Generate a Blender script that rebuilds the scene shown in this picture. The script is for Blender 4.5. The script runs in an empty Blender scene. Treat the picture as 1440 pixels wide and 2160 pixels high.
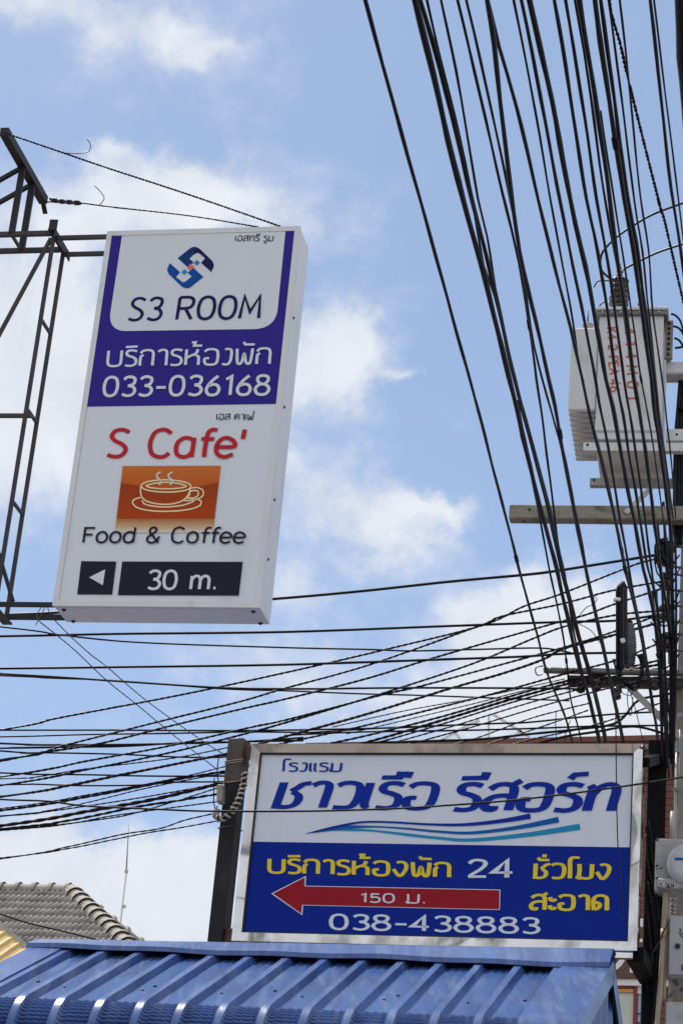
import bpy, math, random
from mathutils import Vector as V, Matrix
random.seed(7)
S = bpy.context.scene
COL = S.collection
# ------------------------------------------------------------------ camera
F_PX, PITCH, ROLL, CAMZ = 4603.0, 0.413, 0.091, 1.6
_F = V((0, math.cos(PITCH), math.sin(PITCH)))
_X0 = V((1, 0, 0)); _U0 = V((0, -math.sin(PITCH), math.cos(PITCH)))
CX = _X0*math.cos(ROLL) + _U0*math.sin(ROLL)
CU = -_X0*math.sin(ROLL) + _U0*math.cos(ROLL)
CAM = V((0, 0, CAMZ))
cd = bpy.data.cameras.new('camera'); cam = bpy.data.objects.new('camera', cd); COL.objects.link(cam)
cd.sensor_fit = 'VERTICAL'; cd.sensor_height = 36; cd.sensor_width = 24
cd.lens = F_PX/2160*36; cd.clip_start = 0.1; cd.clip_end = 3000
M = Matrix((CX, CU, -_F)).transposed().to_4x4(); M.translation = CAM
cam.matrix_world = M; S.camera = cam
# ------------------------------------------------------------------ exposure
S.view_settings.view_transform = 'Standard'; S.view_settings.look = 'None'
S.view_settings.exposure = 0.0; S.view_settings.gamma = 1
# ------------------------------------------------------------------ sun
SUN_DIR = V((-0.30, 0.42, 0.86)).normalized()          # towards the sun: high, behind the signs
sd = bpy.data.lights.new('sun', 'SUN'); sd.energy = 4.4; sd.angle = math.radians(0.6); sd.color = (1, .95, .87)
so = bpy.data.objects.new('sun', sd); COL.objects.link(so)
so.rotation_euler = SUN_DIR.to_track_quat('Z', 'Y').to_euler(); so.location = (-10, 20, 40)
# ------------------------------------------------------------------ geometry of the view: real points from photo measurements
def ray(u, v):
    return (_F*F_PX + CX*(u-720) + CU*(1080-v)).normalized()
def at(u, v, Y):
    r = ray(u, v); return CAM + r*(Y/r.y)
def ath(u, v, h):
    r = ray(u, v); return CAM + r*(h/r.z)
def onpl(u, v, O, n):
    r = ray(u, v); return CAM + r*((O-CAM).dot(n)/r.dot(n))
def proj(P):
    d = P-CAM; k = F_PX/d.dot(_F); return (720+k*d.dot(CX), 1080-k*d.dot(CU))
# ------------------------------------------------------------------ sky with clouds
W = bpy.data.worlds.new('World'); S.world = W; W.use_nodes = True
nt = W.node_tree; nt.nodes.clear()
def N(t, **k):
    n = nt.nodes.new(t)
    for a, b in k.items(): setattr(n, a, b)
    return n
def L(a, b): nt.links.new(a, b)
def mth(op, a, b=None, c=None, clamp=False):
    n = N('ShaderNodeMath', operation=op); n.use_clamp = clamp
    for i, x in enumerate((a, b, c)):
        if x is None: continue
        if isinstance(x, (int, float)): n.inputs[i].default_value = x
        else: L(x, n.inputs[i])
    return n.outputs[0]
out = N('ShaderNodeOutputWorld'); bg = N('ShaderNodeBackground'); L(bg.outputs[0], out.inputs[0])
sky = N('ShaderNodeTexSky', sky_type='NISHITA'); sky.sun_disc = False
sky.sun_elevation = math.asin(SUN_DIR.z); sky.sun_rotation = math.atan2(SUN_DIR.x, SUN_DIR.y)
sky.air_density = 1.0; sky.dust_density = 1.0; sky.ozone_density = 1.5
tc = N('ShaderNodeTexCoord')
# cloud field on the direction sphere (tangent coordinates around the street axis)
sep = N('ShaderNodeSeparateXYZ'); L(tc.outputs['Generated'], sep.inputs[0])
yy = mth('MAXIMUM', mth('ABSOLUTE', sep.outputs[1]), 0.05)
tx = mth('DIVIDE', sep.outputs[0], yy); tz = mth('DIVIDE', sep.outputs[2], yy)
cmb = N('ShaderNodeCombineXYZ'); L(tx, cmb.inputs[0]); L(tz, cmb.inputs[1])
def noise(scale, detail, rough, dist=0.0, off=0.0):
    mp = N('ShaderNodeMapping'); mp.inputs['Location'].default_value = (off, off*.7, off*1.3); L(tc.outputs['Generated'], mp.inputs[0])
    n = N('ShaderNodeTexNoise'); n.inputs['Scale'].default_value = scale; n.inputs['Detail'].default_value = detail
    n.inputs['Roughness'].default_value = rough; n.inputs['Distortion'].default_value = dist
    L(mp.outputs[0], n.inputs['Vector']); return n.outputs[0]
n_big = noise(9, 8, .62, .3); n_fine = noise(26, 8, .62, .2, 3.1)
# warp the lump coordinates so that cloud outlines are ragged
wv = N('ShaderNodeTexNoise'); wv.inputs['Scale'].default_value = 22; wv.inputs['Detail'].default_value = 6; wv.inputs['Roughness'].default_value = .62
L(tc.outputs['Generated'], wv.inputs['Vector'])
sub = N('ShaderNodeVectorMath', operation='SUBTRACT'); L(wv.outputs['Color'], sub.inputs[0]); sub.inputs[1].default_value = (.5, .5, .5)
scl = N('ShaderNodeVectorMath', operation='SCALE'); L(sub.outputs[0], scl.inputs[0]); scl.inputs['Scale'].default_value = .075
wadd = N('ShaderNodeVectorMath', operation='ADD'); L(cmb.outputs[0], wadd.inputs[0]); L(scl.outputs[0], wadd.inputs[1])
# lumps: where (as seen along the street), half width, half height, weight
LUMPS = [(300, 40, 260, 90, .55), (40, 20, 120, 60, .5), (440, 90, 110, 40, .35), (330, 430, 260, 75, .9), (60, 640, 190, 190, 1.15), (230, 330, 70, 40, .5),
         (110, 900, 260, 190, .75), (725, 710, 120, 75, 1.05), (640, 790, 130, 70, .8), (840, 770, 55, 25, .5),
         (640, 1000, 150, 180, .45), (790, 1095, 110, 90, .75), (930, 1050, 90, 40, .55), (640, 1260, 90, 60, .5),
         (1110, 1330, 200, 110, 1.3), (1290, 1430, 260, 130, 1.1), (960, 1500, 190, 60, .8), (480, 1400, 170, 70, .45),
         (180, 1880, 260, 130, 1.4), (340, 1900, 130, 110, 1.0), (60, 1960, 160, 80, 1.0), (120, 800, 300, 420, .38), (690, 1120, 170, 200, .16), (900, 1070, 120, 60, .30), (420, 420, 330, 130, .30), (300, 130, 420, 170, .22), (700, 1480, 700, 200, .28), (1330, 1250, 100, 60, .5)]
acc = None
for (u, v, a, b, w) in LUMPS:
    r = ray(u, v); 
    mp = N('ShaderNodeMapping', vector_type='POINT')
    mp.inputs['Scale'].default_value = (F_PX/a, F_PX/b*.9, 0)
    mp.inputs['Location'].default_value = (-r.x/r.y*F_PX/a, -r.z/r.y*F_PX/b*.9, 0)
    L(wadd.outputs[0], mp.inputs[0])
    ln = N('ShaderNodeVectorMath', operation='LENGTH'); L(mp.outputs[0], ln.inputs[0])
    g = mth('MULTIPLY', mth('POWER', 2.718, mth('MULTIPLY', mth('POWER', ln.outputs['Value'], 2.0), -1.0)), w)
    acc = g if acc is None else mth('ADD', acc, g)
front = mth('MULTIPLY', mth('GREATER_THAN', sep.outputs[1], 0.0), acc)
# elsewhere, out of view: noise clouds added thick to brighten the sign faces
far_ = mth('MAXIMUM', mth('ABSOLUTE', tx), mth('MULTIPLY', tz, .8))
wide = N('ShaderNodeMapRange', interpolation_type='SMOOTHSTEP'); L(far_, wide.inputs[0]); wide.inputs[1].default_value = .75; wide.inputs[2].default_value = 1.3
rest = mth('MAXIMUM', mth('LESS_THAN', sep.outputs[1], 0.0), wide.outputs[0])
back = mth('MULTIPLY', rest, mth('MULTIPLY', mth('SUBTRACT', noise(3.0, 6, .6, .2, 7.7), .18), 4.5))
field = mth('ADD', mth('ADD', front, back), mth('ADD', mth('MULTIPLY', mth('SUBTRACT', n_big, .5), 1.1), mth('MULTIPLY', mth('SUBTRACT', n_fine, .5), 1.25)))
mr = N('ShaderNodeMapRange', interpolation_type='SMOOTHSTEP'); L(field, mr.inputs[0])
mr.inputs[1].default_value = .06; mr.inputs[2].default_value = 1.0; mr.inputs[3].default_value = 0; mr.inputs[4].default_value = 1
# thin veil + cloud colour
low = N('ShaderNodeMapRange', interpolation_type='SMOOTHSTEP'); L(tz, low.inputs[0])
low.inputs[1].default_value = .20; low.inputs[2].default_value = .62; low.inputs[3].default_value = .72; low.inputs[4].default_value = .50
veil = N('ShaderNodeMixRGB', blend_type='MIX'); L(low.outputs[0], veil.inputs[0])
L(sky.outputs[0], veil.inputs[1]); veil.inputs[2].default_value = (4.3, 6.1, 9.5, 1)
ccol = N('ShaderNodeMixRGB'); L(n_fine, ccol.inputs[0]); ccol.inputs[1].default_value = (6.3, 6.8, 7.7, 1); ccol.inputs[2].default_value = (9.9, 10.0, 10.2, 1)
mixc = N('ShaderNodeMixRGB'); L(mth('MULTIPLY', mr.outputs[0], .93), mixc.inputs[0]); L(veil.outputs[0], mixc.inputs[1]); L(ccol.outputs[0], mixc.inputs[2])
L(mixc.outputs[0], bg.inputs[0]); bg.inputs[1].default_value = 0.1

# ------------------------------------------------------------------ materials
def lin(r, g, b):
    f = lambda c: (c/255/12.92 if c/255 <= .04045 else ((c/255+.055)/1.055)**2.4)
    return (f(r), f(g), f(b))
_mats = {}
def mat(name, col, rough=.6, metal=0.0, var=.0, vs=6.0, bump=.0, bs=40.0, spec=.5, dirt_or_reflection=None, ds=3.0, dlo=.5, dhi=.7, stretch=(1, 1, 1), coat=0, bd=6, dd=9):
    if name in _mats: return _mats[name]
    m = bpy.data.materials.new(name); m.use_nodes = True; t = m.node_tree; b = t.nodes['Principled BSDF']
    b.inputs['Roughness'].default_value = rough; b.inputs['Metallic'].default_value = metal
    b.inputs['Specular IOR Level'].default_value = spec; b.inputs['Coat Weight'].default_value = coat
    b.inputs['Base Color'].default_value = (*col, 1)
    co = t.nodes.new('ShaderNodeTexCoord'); mp = t.nodes.new('ShaderNodeMapping'); mp.inputs['Scale'].default_value = stretch
    t.links.new(co.outputs['Object'], mp.inputs[0])
    def nz(s, d=6):
        n = t.nodes.new('ShaderNodeTexNoise'); n.inputs['Scale'].default_value = s; n.inputs['Detail'].default_value = d; n.inputs['Roughness'].default_value = .6
        t.links.new(mp.outputs[0], n.inputs['Vector']); return n
    cur = None
    if var:
        n = nz(vs); r = t.nodes.new('ShaderNodeMapRange'); t.links.new(n.outputs[0], r.inputs[0])
        r.inputs[1].default_value = .25; r.inputs[2].default_value = .75; r.inputs[3].default_value = 1-var; r.inputs[4].default_value = 1+var
        mx = t.nodes.new('ShaderNodeVectorMath'); mx.operation = 'SCALE'; mx.inputs[0].default_value = col; t.links.new(r.outputs[0], mx.inputs['Scale'])
        cur = mx.outputs[0]
    if dirt_or_reflection:
        n = nz(ds, dd); r = t.nodes.new('ShaderNodeMapRange'); t.links.new(n.outputs[0], r.inputs[0])
        r.inputs[1].default_value = dlo; r.inputs[2].default_value = dhi
        mx = t.nodes.new('ShaderNodeMixRGB'); t.links.new(r.outputs[0], mx.inputs[0])
        if cur: t.links.new(cur, mx.inputs[1])
        else: mx.inputs[1].default_value = (*col, 1)
        mx.inputs[2].default_value = (*dirt_or_reflection, 1); cur = mx.outputs[0]
    if cur: t.links.new(cur, b.inputs['Base Color'])
    if bump:
        n = nz(bs, bd); bp = t.nodes.new('ShaderNodeBump'); bp.inputs['Strength'].default_value = bump; bp.inputs['Distance'].default_value = .02
        t.links.new(n.outputs[0], bp.inputs['Height']); t.links.new(bp.outputs[0], b.inputs['Normal'])
    _mats[name] = m; return m

M_ASPH = mat('asphalt', (.10, .10, .10), .9, var=.25, bump=.3)
M_CONC = mat('pavement concrete', (.16, .135, .12), .9, var=.2)
M_PANEL = mat('white acrylic sign face', (.75, .785, .84), .35, var=.02, vs=3, dirt_or_reflection=(.62, .64, .66), ds=2.2, dlo=.52, dhi=.9, stretch=(1.6, 1.6, .5))
M_SIGNALU = mat('painted aluminium sign frame', (.74, .75, .76), .4, var=.05, vs=5, dirt_or_reflection=(.45, .43, .40), ds=7, dlo=.62, dhi=.85)
M_CASE = mat('white sheet metal sign case', (.80, .82, .85), .4, var=.04, dirt_or_reflection=(.52, .50, .47), ds=5, dlo=.54, dhi=.86, stretch=(2.5, 2.5, .35))
M_PURP = mat('violet blue vinyl', (.036, .022, .27), .5, spec=.12, var=.06)
M_WHV = mat('white vinyl', (.76, .79, .84), .5, spec=.12, var=.02)
M_NAVY = mat('navy vinyl', (.012, .010, .09), .5, spec=.12)
M_LOGO1 = mat('deep blue vinyl', (.004, .045, .20), .5, spec=.12)
M_LOGO2 = mat('blue vinyl', (.004, .075, .36), .5, spec=.12)
M_LOGO3 = mat('light blue vinyl', (.02, .28, .60), .5, spec=.12)
M_PINK = mat('pink vinyl', (.80, .18, .24), .5, spec=.12)
M_REDV = mat('crimson vinyl', (.56, .022, .035), .5, spec=.12)
M_INK = mat('charcoal vinyl', (.016, .020, .032), .5, spec=.12)
M_BLUE2 = mat('royal blue vinyl', (.001, .022, .27), .5, spec=.12, var=.06, vs=3)
M_LET2 = mat('lettering blue vinyl', (.004, .030, .33), .5, spec=.12)
M_WAVE2 = mat('mid blue vinyl', (.004, .12, .40), .5, spec=.12)
M_WAVE3 = mat('teal blue vinyl', (.02, .30, .52), .5, spec=.12)
M_YEL = mat('yellow vinyl', (.88, .66, .035), .5, spec=.12, var=.05)
M_ARROW = mat('dark red vinyl', (.36, .012, .022), .5, spec=.12, var=.08)
M_CREAM = mat('cream printed line', (.92, .78, .45), .5, spec=.12)
M_STEEL = mat('dark painted steel', (.022, .020, .026), .55, spec=.3, var=.35, dirt_or_reflection=(.07, .042, .03), ds=14, dlo=.6, dhi=.8)
M_STEEL2 = mat('grey primed steel', (.050, .046, .052), .55, spec=.3, var=.35, dirt_or_reflection=(.11, .07, .05), ds=14, dlo=.58, dhi=.8)
M_POST = mat('blackened square steel post', (.022, .021, .023), .6, spec=.2, var=.4, vs=9, dirt_or_reflection=(.075, .055, .045), ds=7, dlo=.56, dhi=.85, stretch=(1, 1, .35), bump=.2)
M_POSTR = mat('tarred black post', (.006, .006, .007), .6, spec=.12, var=.4, vs=9, dirt_or_reflection=(.09, .08, .07), ds=16, dlo=.66, dhi=.82, stretch=(1, 1, .4), bump=.2)
M_CHROME = mat('stainless sign trim', (.70, .69, .67), .07, 1.0, var=.12, vs=5, bump=.9, bs=3.2, bd=1.2, dirt_or_reflection=(.36, .35, .335), ds=3.4, dd=5, dlo=.50, dhi=.64, stretch=(1, 1, .6))  # darker noise patches painted into the steel as reflections of surroundings
M_CABLE = mat('black cable sheath', (.008, .0085, .012), .48, spec=.20, var=.5, vs=11, dirt_or_reflection=(.026, .026, .028), ds=18, dlo=.55, dhi=.85)
M_CABLE2 = mat('weathered cable sheath', (.010, .0105, .015), .6, spec=.12, var=.4, vs=14, dirt_or_reflection=(.04, .037, .037), ds=22, dlo=.5, dhi=.8)
M_CABLER = mat('reddish weathered cable sheath', (.024, .010, .013), .6, spec=.12, var=.4, vs=14, dirt_or_reflection=(.05, .045, .045), ds=22, dlo=.5, dhi=.8)
M_COILG = mat('dusty grey cable sheath', (.075, .065, .065), .6, spec=.2, var=.4, vs=14)
M_WIRE = mat('galvanised twisted wire', (.09, .09, .095), .5, .3, var=.4, vs=20)
M_TIE = mat('weathered tie wire', (.33, .25, .20), .7, var=.4, vs=30)
M_SPIRAL = mat('weathered spiral wrap', (.46, .40, .33), .6, var=.3, vs=30)
M_BOXY = mat('aged plastic junction box', (.36, .33, .25), .6, var=.25, dirt_or_reflection=(.16, .13, .09), ds=16, dlo=.55, dhi=.75)
M_POLE = mat('aged concrete pole', (.33, .31, .27), .9, var=.22, vs=7, bump=.5, bs=60, dirt_or_reflection=(.17, .16, .13), ds=9, dlo=.5, dhi=.72, stretch=(1, 1, .5))
M_XARM = mat('mossy concrete crossarm', (.33, .30, .245), .9, var=.25, vs=6, bump=.5, bs=60, dirt_or_reflection=(.11, .10, .068), ds=6, dlo=.42, dhi=.66, stretch=(1, 1, 2))
M_TRAFO = mat('light grey transformer paint', (.62, .62, .63), .45, var=.06, dirt_or_reflection=(.34, .31, .28), ds=4, dlo=.56, dhi=.85, stretch=(2, 2, .6))
M_TRAFO2 = mat('grey radiator paint', (.52, .51, .51), .5, var=.1, dirt_or_reflection=(.30, .28, .26), ds=9, dlo=.55, dhi=.8)
M_GALV = mat('galvanised steel', (.44, .43, .41), .45, .5, var=.2, dirt_or_reflection=(.26, .19, .13), ds=12, dlo=.6, dhi=.8)
M_GALVD = mat('dull dark galvanised steel', (.20, .195, .185), .6, .3, var=.3, dirt_or_reflection=(.10, .08, .06), ds=10, dlo=.5, dhi=.75)
M_GALVL = mat('pale galvanised plate', (.60, .60, .60), .5, .2, var=.12, dirt_or_reflection=(.36, .31, .25), ds=10, dlo=.6, dhi=.8)
M_RUSTG = mat('weathered flange plate', (.26, .22, .18), .8, var=.3, vs=12)
M_PORC = mat('brown glazed porcelain', (.035, .018, .016), .2, coat=.3)
M_RUST = mat('rusty steel', (.14, .075, .045), .8, var=.4)
M_REDT = mat('red stencil paint', (.52, .09, .035), .6, var=.2, vs=30)
M_METER = mat('grey meter plastic', (.43, .44, .44), .45, var=.10, dirt_or_reflection=(.25, .235, .215), ds=7, dlo=.52, dhi=.8)
M_METER2 = mat('clear meter cover', (.56, .57, .59), .15, var=.03, coat=.5)
M_DARK = mat('black plastic', (.012, .012, .013), .5)
M_PVC = mat('tan conduit pipe', (.44, .34, .23), .5, var=.12, dirt_or_reflection=(.25, .19, .13), ds=8, dlo=.55, dhi=.8)
M_PVCG = mat('pale grey pipe', (.55, .55, .54), .4, var=.1)
M_ROOFB = mat('blue painted roofing', (.050, .106, .295), .22, var=.34, vs=2.2, dirt_or_reflection=(.16, .23, .38), ds=3.2, dlo=.50, dhi=.80, stretch=(4.5, .55, 1), bump=.12, bs=2.5, bd=3)
M_WALLB = mat('blue painted wall sheet', (.06, .12, .30), .4, var=.1)
M_TILE = mat('weathered cement roof tile', (.32, .295, .265), .85, var=.35, vs=1.6, dirt_or_reflection=(.12, .112, .10), ds=5, dlo=.5, dhi=.75)
M_RIDGE = mat('cement ridge cap', (.38, .352, .315), .85, var=.25, vs=3, dirt_or_reflection=(.22, .20, .18), ds=6, dlo=.52, dhi=.75)
M_YROOF = mat('yellow roofing sheet', (.60, .42, .17), .7, var=.22, vs=7, dirt_or_reflection=(.36, .22, .08), ds=6, dlo=.5, dhi=.8, stretch=(1, .4, 1))
M_BROWN = mat('brown cladding', (.17, .065, .045), .7, var=.1)
M_BROWN2 = mat('brown fascia board', (.12, .060, .045), .7, var=.08)
M_WHITE = mat('white painted trim', (.78, .77, .75), .6, var=.05)
M_HOUSE = mat('cream rendered wall', (.55, .52, .47), .85, var=.1)
M_REDF = mat('red window frame', (.22, .02, .02), .5)
M_ORANGE = mat('orange board', (.62, .30, .06), .5)
M_NOTICE = mat('pale green notice board', (.52, .58, .52), .5, var=.12, vs=14)
M_GLASS = mat('window glass', (.25, .38, .52), .05, .0, spec=1.0, coat=1.0)
def brick_mat():
    m = bpy.data.materials.new('red brick cladding'); m.use_nodes = True; t = m.node_tree; b = t.nodes['Principled BSDF']; b.inputs['Roughness'].default_value = .8
    co = t.nodes.new('ShaderNodeTexCoord'); mp = t.nodes.new('ShaderNodeMapping'); mp.inputs['Rotation'].default_value = (math.radians(-90), 0, 0)
    br = t.nodes.new('ShaderNodeTexBrick'); br.inputs['Color1'].default_value = (.20, .068, .045, 1); br.inputs['Color2'].default_value = (.16, .06, .042, 1); br.inputs['Mortar'].default_value = (.055, .022, .016, 1)
    br.inputs['Scale'].default_value = 1; br.inputs['Mortar Size'].default_value = .009; br.inputs['Brick Width'].default_value = 1.2; br.inputs['Row Height'].default_value = .097
    t.links.new(co.outputs['Object'], mp.inputs[0]); t.links.new(mp.outputs[0], br.inputs[0]); t.links.new(br.outputs[0], b.inputs['Base Color']); return m
M_BRICK = brick_mat()

# ------------------------------------------------------------------ mesh builder
class MB:
    def __init__(s): s.v = []; s.f = []; s.sm = []
    def face(s, pts, sm=False):
        i = len(s.v); s.v += [V(p) for p in pts]; s.f.append(list(range(i, i+len(pts)))); s.sm.append(sm); return s
    def box(s, c, sx, sy, sz, X=V((1, 0, 0)), Y=V((0, 1, 0)), Z=V((0, 0, 1)), bev=0.0):
        c = V(c); hx, hy, hz = sx/2, sy/2, sz/2
        if not bev:
            P = [c+X*(a*hx)+Y*(b*hy)+Z*(d*hz) for a in (-1, 1) for b in (-1, 1) for d in (-1, 1)]
            i = len(s.v); s.v += P
            for q in ((0, 1, 3, 2), (4, 6, 7, 5), (0, 4, 5, 1), (2, 3, 7, 6), (0, 2, 6, 4), (1, 5, 7, 3)):
                s.f.append([i+k for k in q]); s.sm.append(False)
            return s
        # bevelled: extrude an octagon-cornered rectangle with tapered ends
        def ring(z, ins):
            a, b = hx-ins, hy-ins; k = bev*.6
            return [c+X*x+Y*y+Z*z for x, y in ((-a+k, -b), (a-k, -b), (a, -b+k), (a, b-k), (a-k, b), (-a+k, b), (-a, b-k), (-a, -b+k))]
        R = [ring(-hz, bev), ring(-hz+bev, 0), ring(hz-bev, 0), ring(hz, bev)]
        s.loft(R, True, True, sm=False); return s
    def loft(s, rings, cap0=False, cap1=False, closed=True, sm=True):
        i0 = len(s.v); n = len(rings[0])
        for r in rings: s.v += [V(p) for p in r]
        for k in range(len(rings)-1):
            for j in range(n if closed else n-1):
                a = i0+k*n+j; b = i0+k*n+(j+1) % n
                s.f.append([a, b, b+n, a+n]); s.sm.append(sm)
        if cap0: s.f.append([i0+j for j in range(n)][::-1]); s.sm.append(False)
        if cap1: s.f.append([i0+(len(rings)-1)*n+j for j in range(n)]); s.sm.append(False)
        return s
    def bar(s, a, b, w, h=None, up=V((0, 0, 1)), ext=0.0):
        a, b = V(a), V(b); d = (b-a).normalized(); a = a-d*ext; b = b+d*ext
        if abs(d.dot(up)) > .97: up = V((0, 1, 0))
        x = d.cross(up).normalized(); y = x.cross(d).normalized(); h = h or w
        s.box((a+b)/2, w, h, (b-a).length, x, y, d); return s
    def tube(s, pts, r, n=8, cap=True):
        pts = [V(p) for p in pts]; rings = []; prev = None
        for i, p in enumerate(pts):
            d = (pts[min(i+1, len(pts)-1)]-pts[max(i-1, 0)])
            d = d.normalized() if d.length > 1e-9 else V((0, 0, 1))
            if prev is None:
                up = V((0, 0, 1)) if abs(d.z) < .9 else V((0, 1, 0)); x = d.cross(up).normalized()
            else:
                x = prev-d*prev.dot(d); x = x.normalized()
            prev = x; y = d.cross(x); rr = r[i] if isinstance(r, (list, tuple)) else r
            rings.append([p+(x*math.cos(2*math.pi*k/n)+y*math.sin(2*math.pi*k/n))*rr for k in range(n)])
        s.loft(rings, cap, cap); return s
    def cyl(s, a, b, r, n=16, r2=None): return s.tube([a, b], [r, r if r2 is None else r2], n)
    def lathe(s, base, axis, prof, n=14):
        axis = V(axis).normalized(); up = V((0, 1, 0)) if abs(axis.y) < .9 else V((1, 0, 0))
        x = axis.cross(up).normalized(); y = axis.cross(x)
        s.loft([[V(base)+axis*z+(x*math.cos(2*math.pi*k/n)+y*math.sin(2*math.pi*k/n))*r for k in range(n)] for r, z in prof], True, True); return s
    def mesh(s, name, off, m):
        me = bpy.data.meshes.new(name); me.from_pydata([p-off for p in s.v], [], s.f); me.update()
        me.polygons.foreach_set('use_smooth', s.sm); me.materials.append(m); return me

def tag(o, label, cat, group=None, kind=None):
    o['label'] = label; o['category'] = cat
    if group: o['group'] = group
    if kind: o['kind'] = kind
    return o
def thing(name, base, label, cat, group=None):
    o = bpy.data.objects.new(name, None); COL.objects.link(o); o.location = base; o.empty_display_size = .2
    return tag(o, label, cat, group)
def root_loc(o):
    while o.parent: o = o.parent
    return V(o.location)
def part(name, mb, m, parent, label=None):
    o = bpy.data.objects.new(name, mb.mesh(name, root_loc(parent), m)); COL.objects.link(o); o.parent = parent
    if label: o['label'] = label
    return o
def solo(name, mb, m, label, cat, group=None, kind=None, origin=None):
    c = V(origin) if origin is not None else mb.v[0].copy()
    o = bpy.data.objects.new(name, mb.mesh(name, c, m)); COL.objects.link(o); o.location = c
    return tag(o, label, cat, group, kind)
def bolts(name, m, parent, items, n=8):
    for base, axis, prof in items: part(name, MB().lathe(base, axis, prof, n), m, parent)
def struct(name, mb, m):
    o = bpy.data.objects.new(name, mb.mesh(name, V((0, 0, 0)), m)); COL.objects.link(o); o['kind'] = 'structure'; return o
def crom(P, step=None, n=8, closed=False):
    P = [V(p) for p in P]
    if len(P) < 3 and not closed:
        k = n*2
        return [P[0].lerp(P[1], i/k) for i in range(k+1)]
    out = []; m = len(P)
    for i in range(m if closed else m-1):
        if closed: a, b, c, d = P[i-1], P[i], P[(i+1) % m], P[(i+2) % m]
        else: a, b, c, d = P[max(i-1, 0)], P[i], P[i+1], P[min(i+2, m-1)]
        k = n if step is None else max(2, int((c-b).length/step))
        for j in range(k):
            t = j/k
            out.append(.5*((2*b)+(c-a)*t+(2*a-5*b+4*c-d)*t*t+(3*b-a-3*c+d)*t**3))
    if not closed: out.append(P[-1].copy())
    return out

# ------------------------------------------------------------------ ground
g = MB(); g.face([(-1500, -1500, 0), (1500, -1500, 0), (1500, 1500, 0), (-1500, 1500, 0)]); struct('ground', g, M_CONC)
g = MB(); g.face([(-60, -9, .004), (60, -9, .004), (60, 7, .004), (-60, 7, .004)]); struct('road', g, M_ASPH)

# ------------------------------------------------------------------ strokes: single line lettering drawn with a broad pen
def P_(s): return s
GL = {}
def gl(ch, adv, *strokes): GL[ch] = (adv, strokes)
# strokes: ('l', pts) straight, ('s', pts) smooth
O_ = [(.30, 1), (.08, .88), (.0, .5), (.08, .12), (.30, 0), (.52, .12), (.60, .5), (.52, .88)]
gl('O', .80, ('c', O_)); gl('0', .76, ('c', [(.27, 1), (.07, .88), (.0, .5), (.07, .12), (.27, 0), (.47, .12), (.54, .5), (.47, .88)]))
gl('S', .72, ('s', [(.54, .90), (.36, 1), (.14, .95), (.06, .76), (.16, .60), (.38, .46), (.50, .28), (.42, .07), (.22, 0), (.0, .07)]))
gl('3', .68, ('s', [(.02, .86), (.12, .97), (.28, 1), (.44, .92), (.46, .74), (.38, .58), (.20, .53)]), ('s', [(.20, .53), (.40, .47), (.50, .28), (.42, .07), (.22, 0), (.0, .08)]))
gl('R', .76, ('l', [(.0, 0), (.0, 1)]), ('s', [(.0, 1), (.34, 1), (.50, .92), (.54, .74), (.46, .56), (.28, .50), (.0, .49)]), ('l', [(.27, .49), (.54, 0)]))
gl('M', .95, ('l', [(.0, 0), (.08, 1), (.36, .28), (.66, 1), (.72, 0)]))
gl('1', .52, ('l', [(.05, .82), (.26, .97), (.26, 0)]))
gl('6', .72, ('s', [(.44, 1), (.22, .76), (.05, .45), (.02, .22), (.12, .04), (.27, 0), (.44, .06), (.52, .28), (.44, .50), (.27, .56), (.10, .48)]))
gl('8', .74, ('c', [(.27, 1), (.10, .94), (.06, .77), (.14, .61), (.27, .55), (.40, .61), (.48, .77), (.44, .94)]), ('c', [(.27, .55), (.08, .46), (.0, .27), (.09, .06), (.27, 0), (.45, .06), (.54, .27), (.46, .46)]))
gl('-', .56, ('l', [(.0, .42), (.38, .42)]))
gl('2', .72, ('s', [(.02, .80), (.12, .96), (.28, 1), (.46, .92), (.48, .72), (.36, .48), (.16, .24), (.02, .04)]), ('l', [(.0, .05), (.52, .05)]))
gl('4', .76, ('l', [(.40, 0), (.40, 1), (.0, .28), (.56, .28)]))
gl('5', .70, ('l', [(.46, .95), (.08, .95), (.06, .52)]), ('s', [(.06, .52), (.26, .60), (.44, .50), (.50, .28), (.42, .07), (.22, 0), (.0, .07)]))
gl('C', .74, ('s', [(.56, .86), (.42, .98), (.28, 1), (.09, .88), (.0, .5), (.08, .12), (.28, 0), (.44, .02), (.56, .14)]))
gl('a', .66, ('s', [(.48, .58), (.36, .68), (.20, .69), (.05, .56), (.0, .34), (.05, .10), (.20, 0), (.36, .04), (.46, .20)]), ('l', [(.48, .70), (.46, 0)]))
gl('f', .46, ('s', [(.44, .98), (.30, 1), (.20, .90), (.17, .70), (.15, .3), (.15, 0)]), ('l', [(.02, .66), (.38, .66)]))
gl('e', .64, ('s', [(.02, .36), (.48, .38), (.46, .58), (.26, .70), (.08, .60), (.0, .34), (.06, .10), (.25, 0), (.48, .10)]))
gl("'", .28, ('l', [(.10, 1), (.07, .66)]))
gl('F', .62, ('l', [(.0, 0), (.0, .96), (.48, .96)]), ('l', [(.0, .52), (.40, .52)]))
gl('o', .66, ('c', [(.25, .70), (.07, .60), (.0, .35), (.06, .10), (.25, 0), (.43, .10), (.50, .35), (.43, .60)]))
gl('d', .68, ('s', [(.48, .56), (.36, .68), (.20, .69), (.05, .56), (.0, .34), (.05, .10), (.20, 0), (.36, .04), (.46, .20)]), ('l', [(.50, 1), (.47, 0)]))
gl('&', .74, ('s', [(.56, 0), (.28, .42), (.10, .72), (.14, .94), (.28, 1), (.40, .90), (.36, .72), (.10, .46), (.0, .22), (.12, .02), (.30, 0), (.48, .16), (.58, .42)]))
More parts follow.
